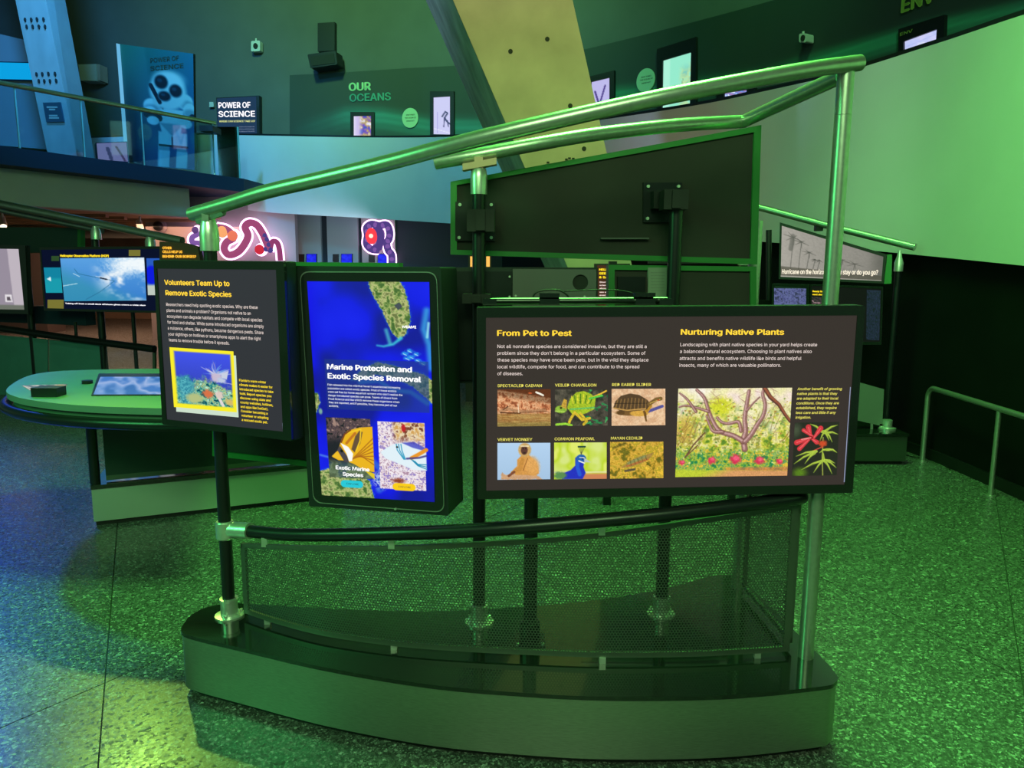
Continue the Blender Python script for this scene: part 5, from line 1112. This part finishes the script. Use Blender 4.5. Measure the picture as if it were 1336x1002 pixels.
# ================================================================== LEFT NEIGHBOUR STAND (console)
LS = thing('exhibit_stand', (-2.2, 5.0, 0), 'second exhibit stand with pale plinth and rounded grey-green console table, left of the volunteers panel', 'exhibit stand')
a = Pz(123, 687, 0)[:2]; b = Pz(400, 655, 0)[:2]; d = (b - a) / np.linalg.norm(b - a); nb = np.array([-d[1], d[0]]); b2 = b + d * .25
plan = [tuple(a), tuple(b2), tuple(b2 + nb * .8), tuple(a + nb * .8 + d * .1)]
MB().prism(inset(plan, .02), 0, .03).build('toe_kick', BLACKP, LS)
MB().prism(plan, .03, .235).build('plinth', mat('pale_plinth', (.40, .42, .40), .5, .3), LS)
MB().prism(inset(plan, -.006), .235, .26).build('plinth_top', BLACKG, LS)
q0 = a + nb * .05 + d * .02; q1 = b2 + nb * .05
MB().strip([q0 + d * .06, q1], .30, .86, .02).build('guard_board', mat('dark_mesh_board', (.02, .035, .035), .6), LS)
MB().strip([q0 + d * .06, q1], .27, .30, .03).build('board_rail', FRAME, LS)
MB().tube([(*q0, .26), (*q0, .9)], .03, 16).build('post', BLACKM, LS, smooth=True)
# console table top outline (z .88)
ZC = .88
ol = [Pz(x, y, ZC) for x, y in ((205, 532.6), (126, 530), (63, 525), (19, 517), (9, 507), (35, 491), (72, 484.5), (135, 482), (204, 481), (300, 481))]
ol = catmull([q[:2] for q in ol], 5); far = Pz(300, 533, ZC)[:2]; ol = [tuple(q) for q in ol] + [tuple(far)]
ol = ol[::-1]
area = sum(ol[i][0] * ol[(i + 1) % len(ol)][1] - ol[(i + 1) % len(ol)][0] * ol[i][1] for i in range(len(ol)))
if area < 0: ol = ol[::-1]
CT = LS
MB().prism(ol, ZC - .035, ZC).build('table_top', TEALP, CT, smooth=True)
MB().prism(inset(ol, .03), ZC - .11, ZC - .035).build('apron', mat('apron_green', (.10, .16, .13), .4), CT, smooth=True)
rim = [(*q, ZC - .085) for q in inset(ol, -.012)]
k0 = max(range(len(ol)), key=lambda i: ol[i][0])
MB().tube([np.array(q) for q in rim] + [np.array(rim[0])], .03, 10, caps=False).build('bumper_rail', BLACKM, CT, smooth=True)
def flatpic(quad, z, pic, parent, name, dz=.004):
    c = [Pz(x, y, z + dz) for x, y in quad]; ny, nx, _ = pic.c.shape; V = []
    for j in range(ny):
        for i in range(nx):
            s, t = i / (nx - 1), j / (ny - 1); V.append(c[0] * (1 - s) * (1 - t) + c[1] * s * (1 - t) + c[2] * s * t + c[3] * (1 - s) * t)
    o = link_mesh(name, V, [(j * nx + i, (j + 1) * nx + i, (j + 1) * nx + i + 1, j * nx + i + 1) for j in range(ny - 1) for i in range(nx - 1)], PICT, parent)
    ca = o.data.color_attributes.new('Col', 'FLOAT_COLOR', 'POINT'); ca.data.foreach_set('color', np.concatenate([lin(np.clip(pic.c, 0, 255)).reshape(-1, 3), np.ones((nx * ny, 1))], 1).astype(np.float32).ravel()); return o
c4 = [Pz(x, y, ZC + .001) for x, y in ((129, 488), (290, 488), (290, 516), (119, 516.5))]
MB().add(c4 + [q + np.array([0, 0, .004]) for q in c4], [(0, 1, 2, 3), (7, 6, 5, 4), (0, 4, 5, 1), (1, 5, 6, 2), (2, 6, 7, 3), (3, 7, 4, 0)]).build('screen_bezel', BLACKM, CT)
p = Pic(80, 24, 80, 26, (70, 120, 190)); p.tint(.08, [(60, 110, 180), (110, 150, 210), (160, 180, 225), (70, 120, 195)], 1, 3, 2, 2.4); p.line([(58, 0), (58, 24)], .7, (40, 60, 130)); p.put(sst(59, 61, p.X) * .5, (100, 100, 150))
flatpic([(131, 491.5), (285, 491.5), (285, 514), (122, 514.5)], ZC, p, CT, 'table_screen', .006)
p = Pic(60, 16, 60, 20, (150, 150, 140)); p.tint(.2, [(200, 195, 175), (120, 130, 120), (90, 110, 100)], 1, 3, 4, 2.4); p.ell(32, 8, 10, 6, (10, 15, 20), soft=.3); p.ell(50, 4, 8, 3, (220, 190, 100), soft=.6)
flatpic([(29, 503), (88, 501), (80, 516.5), (50, 515)], ZC, p, CT, 'map_inset', .003)
c = Pz(63, 512, ZC + .02); MB().box(tuple(c - np.array([.07, .04, .018])), tuple(c + np.array([.07, .05, .03]))).build('control_box', BLACKP, CT)

# barrier sheet and posts behind the console
BS = Plane(P(-60, 440, 9.4)[:2], P(200, 440, 8.7)[:2])
LB = thing('exhibit_stand', BS.pt((1, 0)), 'far left exhibit stand with sloping green handrail, dark rail and teal guard sheets', 'exhibit stand')
def seg(x0, y0, x1, y1): return [(x0, y0), (x1, y1)]
for x0, x1 in ((-60, 62), (64, 133), (138, 199)):
    f = lambda x: np.interp(x, [-60, 100, 200], [430, 444, 457]); mb = MB(); BS.ppoly(mb, [(x0, f(x0) + 2), (x1, f(x1) + 2), (x1, 520), (x0, 520)], -.02, 0)
    mb.build('guard_sheet', BARR if x1 < 134 else GLASS, LB)
mb = MB(); BS.ppoly(mb, [(199, 457), (202, 457.5), (202, 520), (199, 520)], -.02, .01); mb.build('sheet_frame', FRAME, LB)
MB().tube([BS.pt(BS.pix(-60, 419), .03), BS.pt(BS.pix(0, 427.6), .03), BS.pt(BS.pix(100, 442), .03), BS.pt(BS.pix(204, 455), .03)], .042, 12).build('lower_rail', BLACKM, LB, smooth=True)
for x, yt, r_ in ((131, 306, .040), (173, 330, .022), (40, 330, .04), (97, 420, .018)):
    c = BS.pt(BS.pix(x, 440), -.03); MB().tube([(c[0], c[1], 0), (c[0], c[1], zat(c[0], c[1], yt))], r_, 12).build('post', BLACKM, LB, smooth=True)
ra = [BS.pt(BS.pix(-60, 251), .0), BS.pt(BS.pix(0, 266), .0), BS.pt(BS.pix(120, 290), .0), BS.pt(BS.pix(238, 314.5), .0)]
MB().tube(ra, .045, 14).build('handrail', STEEL, LB, smooth=True)
MB().tube([q - np.array([0, 0, .08]) + np.array([-.05, .3, 0]) for q in ra[:3]], .04, 12).build('handrail', STEEL, LB, smooth=True)
for x, y in ((125, 303), (196, 315)):
    c = BS.pt(BS.pix(x, y), 0); MB().lathe(c[:2], [(.055, c[2] - .08), (.055, c[2]), (.03, c[2] + .07), (.018, c[2] + .10)], 12).build('fitting', CHROME, LB, smooth=True)
# monitors on it
HM = Plane(P(50, 360, 8.9)[:2], P(215, 360, 8.4)[:2])
r, i = display(HM, [(51, 322.5), (228, 321), (234, 409), (57, 405.5)], [(54, 326), (225, 324.5), (230, 406), (60, 402)], .06, 'wide monitor with an aerial sea view, left behind the volunteers panel', 'monitor', HOUS)
mb = MB(); HM.ppoly(mb, q4(120, 345, 150, 385), -.22, -.05); mb.build('wall_bracket', BLACKM, r)
mb = MB(); HM.poly(mb, i, -.012, -.004); scr = mb.build('screen', emi('screen_navy', (8, 12, 40), 1), r)
p = Pic(110, 56, 140, 74, (70, 140, 215)); p.c = np.array([90, 160, 225]) * (1 - (p.Y / 56)[..., None]) + np.array([55, 125, 205]) * (p.Y / 56)[..., None]
p.put(sst(20, 60, p.Y * 1.4 - p.X * .6 + 20) * .6, (50, 150, 165)); m = sst(.42, .7, fbm(p.X * .05, p.Y * .07)) * sst(35, 70, p.X) * sst(50, 20, p.Y - p.X * .3 + 10); p.put(m, (245, 248, 250)); p.ell(90, 8, 24, 12, (240, 248, 252), soft=.8, wob=1)
p.line([(18, 14), (22, 20), (40, 24), (70, 30), (50, 44), (30, 54)], .8, (40, 110, 150)); p.line([(0, 36), (20, 33)], 1, (170, 215, 230)); p.line([(16, 20), (24, 24)], .8, (190, 225, 240)); p.line([(52, 26), (60, 28)], 2, (40, 50, 70)); p.line([(46, 24), (64, 26)], .7, (220, 230, 240))
picture(HM, [(78.5, 337), (188, 336), (191, 392), (84, 393)], p, scr, 'photo', -.0025)
p = Pic(22, 33, 24, 34, (15, 130, 160)); p.put(sst(12, 16, p.Y) * .6, (30, 170, 180)); p.poly([(3, 15), (8, 12), (8, 18)], (230, 245, 250)); picture(HM, [(57, 349), (79, 349), (81.5, 382), (60, 382)], p, scr, 'photo', -.0028)
p = Pic(10, 40, 12, 34, (40, 90, 190)); p.ell(3, 18, 5, 10, (10, 20, 220)); p.put(sst(28, 30, p.Y), (190, 200, 190)); picture(HM, [(191, 337), (210, 337), (213, 385), (193, 385)], p, scr, 'photo', -.0028)
text(HM, [('Helicopter Observation Platform (HOP)', 78.5, 335, 142)], YEL, scr, 'heading', -.0024, 3.6, .05)
text(HM, [('Taking off from a small deck offshore gives crews a wide view', 85, 396.5, 190)], W1, scr, 'caption', -.0024, 2, .05)
for q in (q4(62, 391, 83, 404), q4(168, 326, 183, 334)): mb = MB(); HM.ppoly(mb, q, -.004, -.003); mb.build('tile', emi('olive_tile', (120, 115, 50), 1), scr)
mb = MB(); HM.ppoly(mb, q4(67, 334, 77, 340.5), -.004, -.003); mb.build('tile', emi('moss_tile', (45, 75, 40), 1), scr)
r, i = display(HM, [(-40, 318), (33, 320), (37, 410), (-40, 408)], [(-34, 324), (24.5, 325), (32, 404), (-34, 403)], .06, 'pale grey screen cut off by the left frame edge', 'monitor', HOUS)
p = Pic(60, 80, 60, 80, (150, 140, 155)); p.put(sst(44, 45, p.X - p.Y * .05), (190, 180, 190)); p.put(sst(73, 75, p.Y), (110, 115, 105)); p.poly([(38, 60), (46, 60), (47, 70), (38, 70)], (225, 220, 225)); p.poly([(40, 63), (44, 63), (45, 68), (40, 68)], (90, 80, 90))
picture(HM, [(-34, 324), (24.5, 325), (32, 404), (-34, 403)], p, r, 'screen', -.003)
mb = MB(); HM.ppoly(mb, q4(0, 345, 20, 385), -.22, -.05); mb.build('wall_bracket', BLACKM, r)
mb = MB(); HM.ppoly(mb, [(-50, 398), (111, 400), (112, 425), (-50, 418)], -.5, -.35); mb.build('lower_cabinet', FASC, LB)
mb = MB(); HM.ppoly(mb, [(-60, 296), (104.5, 297), (104.5, 330), (-60, 330)], -.66, -.6); bb = mb.build('rear_board', mat('teal_board', (.03, .055, .06), .6), LB)
mb = MB(); HM.ppoly(mb, [(101, 297), (105, 297), (105, 330), (101, 330)], -.66, -.59); mb.build('board_edge', GREENF, bb)
# amber sign beside the handrail end
AS = Plane(P(205, 320, 8.0)[:2], P(262, 320, 8.0)[:2])
r = thing('wedge_sign', AS.pt(AS.pix(230, 330)), 'amber lettered wedge sign just above the volunteers panel', 'sign')
mb = MB(); AS.ppoly(mb, [(208, 315), (240, 317), (258, 322), (262, 345), (208, 345)], -.1, 0); mb.build('case', mat('rust_case', (.10, .03, .02), .6), r)
text(AS, [('OTHER', 212, 325, 224), ('CELLS HELP US', 212, 330, 238), ('BEHIND OUR BODIES?', 212, 336, 256)], emi('letters_amber', (255, 190, 60), 1.2), r, 'lettering', .01, 4, .05)
MB().box(tuple(AS.pt(AS.pix(225, 345), -.1) * np.array([1, 1, 0])), tuple(AS.pt(AS.pix(245, 340), -.02))).build('pedestal', BLACKM, r)
# far posts and a dark cabinet under the soffit
r = thing('showcase', P(210, 440, 13), 'far dark showcase block under the wood soffit', 'showcase'); a = P(-40, 400, 17.5); b = P(60, 400, 17.5)
MB().box((a[0], 17.5, 0), (b[0], 18.2, 2.3)).build('body', mat('far_dark', (.05, .035, .035), .7), r)
mb = MB(); MB().box((-16, 22.4, 0), (-3, 22.6, 2.6)).build('wall_far', mat('rust_wall', (.22, .12, .09), .8, 0, .3, .8), None, kind='structure', label='far warm wall under the gallery')

# ================================================================== RIGHT REAR STAND
RS = thing('exhibit_stand', (2.7, 6.3, 0), 'far right exhibit stand beneath the pale ramp wall', 'exhibit stand')
a = Pz(1100, 606, 0); b = Pz(1176, 604, 0)
MB().box((a[0] - .9, a[1] + .03, 0), (b[0] - .02, 7.1, .03)).build('toe_kick', BLACKP, RS)
MB().box((a[0] - .9, a[1], .03), (b[0], 7.1, .24)).build('plinth', mat('plinth_dark_green', (.05, .07, .05), .35, .3), RS)
MB().box((a[0] - .9, a[1] - .01, .24), (b[0] + .01, 7.1, .26)).build('plinth_top', BLACKG, RS)
HP = Plane(P(1016, 320, 6.75)[:2], P(1160, 320, 6.35)[:2])
px_ = (P(1168, 400, 6.45)[0], 6.45)
post = MB().tube([(*px_, .26), (*px_, zat(*px_, 345))], .028, 14).build('post', BLACKM, RS, smooth=True)
zz = zat(*px_, 343); MB().lathe(px_, [(.036, zz - .07), (.036, zz), (.02, zz + .05), (.012, zz + .1)], 14).build('fitting', CHROME, post, smooth=True)
cf_ = Pz(1157, 560, .26); MB().lathe(cf_[:2], [(.07, .26), (.07, .275), (.04, .28), (.04, .34)], 16).build('flange', CHROME, RS, smooth=True)
MB().tube([P(985, 269, 7.3), P(1090, 297, 6.9), P(1194, 322.5, 6.4)], .030, 16).build('handrail', STEEL, RS, smooth=True)
c = P(1068, 297, 7.0); MB().box(tuple(c - .03), tuple(c + .03)).build('bracket', BLACKP, RS)
MB().tube([P(1003, 395, 7.0), P(1003, 300, 7.0)], .026, 12).build('post', BLACKM, RS)
MB().tube([tuple(P(1003, 395, 7.0) * np.array([1, 1, 0]) + np.array([0, 0, .26])), tuple(P(1003, 395, 7.0))], .026, 12).build('post', BLACKM, RS)
# wall behind post: guard mesh
mb = MB(); HP2 = Plane(P(1100, 520, 6.3)[:2], P(1160, 520, 6.3)[:2]); HP2.ppoly(mb, [(1118, 498), (1153.5, 508), (1151, 556), (1112, 547)], -.01, 0); mb.build('guard_sheet', mat('grey_guard', (.16, .18, .16), .5), RS)
for x in (1136, 1148): mb = MB(); HP2.ppoly(mb, q4(x, 553, x + 3, 565), -.01, 0); mb.build('foot_tab', CHROME, RS)
r = thing('text_display', HP.pt(HP.pix(1085, 335)), 'lit grey hurricane panel with palm silhouettes and sloping top', 'display')
outer = [(1017.5, 290), (1157, 332), (1152.5, 370), (1016, 364)]
mb = MB(); HP.ppoly(mb, outer, -.12, -.005); mb.build('housing', GREENF, r)
mb = MB(); o = [HP.pix(*q, 0) for q in outer]; i = [HP.pix(*q, 0) for q in [(1020, 294.5), (1152.5, 335), (1150, 366.5), (1018.5, 361)]]; HP.ring(mb, o, i, -.006, 0); mb.build('bezel', BLACKP, r)
mb = MB(); HP.ppoly(mb, [(1157.5, 332), (1163.5, 332), (1163, 370), (1153, 370.5)], -.12, -.01); mb.build('side_cap', GREENF, r)
p = Pic(133, 72, 180, 96, (158, 152, 145)); p.c = p.c * (1.06 - (p.X / 133 * .22)[..., None]); 
for x, y, s in ((16, 12, 11), (27, 16, 9), (38, 30, 8), (46, 40, 4), (52, 40, 4), (82, 32, 8), (98, 36, 11), (116, 48, 6)):
    p.line([(x, y + 3), (x - 3, 62)], 1.0, (95, 92, 88), .8, .8)
    for k in range(6): p.line([(x, y), (x + s * 1.2 * math.cos(k * .9 + .3), y - s * .8 * math.sin(k * .9) + 3)], 1.8, (85, 82, 78), 1.2, .7, w2=.5)
p.line([(16, 10), (13, 30)], 6, (100, 97, 92), 3, .7); p.tint(.1, [(110, 108, 102), (140, 136, 130)], sst(44, 54, p.Y) * sst(78, 90, p.X) * .8, 3, 2, 2); p.put(sst(110, 133, p.X) * .4, (60, 58, 55)); p.put(sst(56, 58, p.Y) * .75, (82, 76, 68)); p.put(sst(69.5, 71, p.Y) * .8, (190, 185, 175)); p.grain(.5, .06)
# sheared picture: quad whose rows follow the panel
picture(HP, [(1020, 294.5), (1152.5, 335), (1150, 366.5), (1018.5, 361)], p, r, 'photo', -.004)
text(HP, [('Hurricane on the horizon. Do you stay or do you go?', 1020, 357.2, 1145.5)], emi('caption_cream', (250, 240, 215), 1.1), r, 'caption', .002, 7.5, .03)
# small monitors below
r, i = display(HP, [(1007, 370), (1056, 371), (1055, 440), (1006, 440)], [(1010, 372.5), (1052, 375), (1051, 436), (1010, 436)], .08, 'monitor with grainy blue map under the hurricane panel', 'monitor', HOUS)
p = Pic(42, 62, 60, 70); p.tint(.5, [(45, 45, 75), (105, 110, 165), (70, 70, 120)], 1, 3, 3, 2.6); picture(HP, [(1010, 376), (1052, 376.5), (1051, 436), (1010, 436)], p, r, 'screen', -.003)
r, i = display(HP, [(1056.8, 371), (1152, 374), (1150, 450), (1056, 450)], [(1059, 373), (1150, 377), (1148, 446), (1058, 446)], .08, 'dark text monitor behind the steel corner pole', 'monitor', HOUS)
mb = MB(); HP.poly(mb, i, -.012, -.004); scr = mb.build('screen', emi('screen_black', (14, 12, 14), 1), r)
text(HP, [('Ready for the', 1060, 381, 1080), ('next storm?', 1060, 385, 1078)], YEL, scr, 'heading', -.002, 2.6, .05)
p = Pic(30, 30, 40, 40, (22, 18, 24)); p.line([(2, 12), (6, 18), (20, 19)], 3, (225, 180, 190)); p.tint(.4, [(30, 25, 30), (120, 90, 100)], .5, 3, 3, 3); picture(HP, [(1059, 387), (1075, 387.5), (1075, 400), (1059, 400)], p, scr, 'photo', -.003)
p = Pic(30, 70, 40, 70); p.tint(.5, [(10, 12, 25), (35, 40, 70), (14, 16, 34)], 1, 3, 3, 2.6); picture(HP, [(1131, 378), (1149, 379), (1147, 444), (1130, 443)], p, scr, 'photo', -.003)
MB().box((2.2, 6.97, .26), (2.95, 7.08, 1.3)).build('cabinet_body', BLACKW, RS)

# low steel barrier on the right
c0 = Pz(1203, 602, 0); c1 = Pz(1292, 647, 0); zb_ = .62
BR = thing('barrier_rail', (c0[0], c0[1], 0), 'low steel tube barrier beside the black wall on the right', 'railing')
dr = (c1 - c0) / np.linalg.norm(c1 - c0); e1 = c0 + dr * 4.2
zA = zat(c0[0], c0[1], 505)
pth = [c0 + np.array([0, 0, 0]), c0 + np.array([0, 0, zA - .09])] + [c0 + np.array([0, 0, zA - .09]) + np.array([dr[0] * .09 * (1 - math.cos(t)), dr[1] * .09 * (1 - math.cos(t)), .09 * math.sin(t)]) for t in np.linspace(.2, math.pi / 2, 7)] + [np.array([e1[0], e1[1], zA])]
MB().tube(pth, .021, 16).build('rail_tube', STEEL, BR, smooth=True)
for k in (1, 2):
    c = c0 + (c1 - c0) * k; MB().tube([(c[0], c[1], 0), (c[0], c[1], zA - .01)], .017, 14).build('post', STEEL, BR, smooth=True)
    MB().lathe(c[:2], [(.035, 0), (.035, .008), (.02, .01)], 14).build('foot', STEEL, BR)
MB().lathe(c0[:2], [(.035, 0), (.035, .008), (.02, .01)], 14).build('foot', STEEL, BR)
# loose cable by the wall
cb = catmull([Pz(1178, 592, .006), Pz(1195, 597, .006), Pz(1215, 598, .006), Pz(1240, 612, .006)], 6); tag(MB().tube(cb, .006, 6).build('floor_cable', BLACKP, None), 'thin black cable lying at the foot of the black wall', 'cable')

bpy.data.objects.remove(_fo)
bpy.context.view_layer.update()
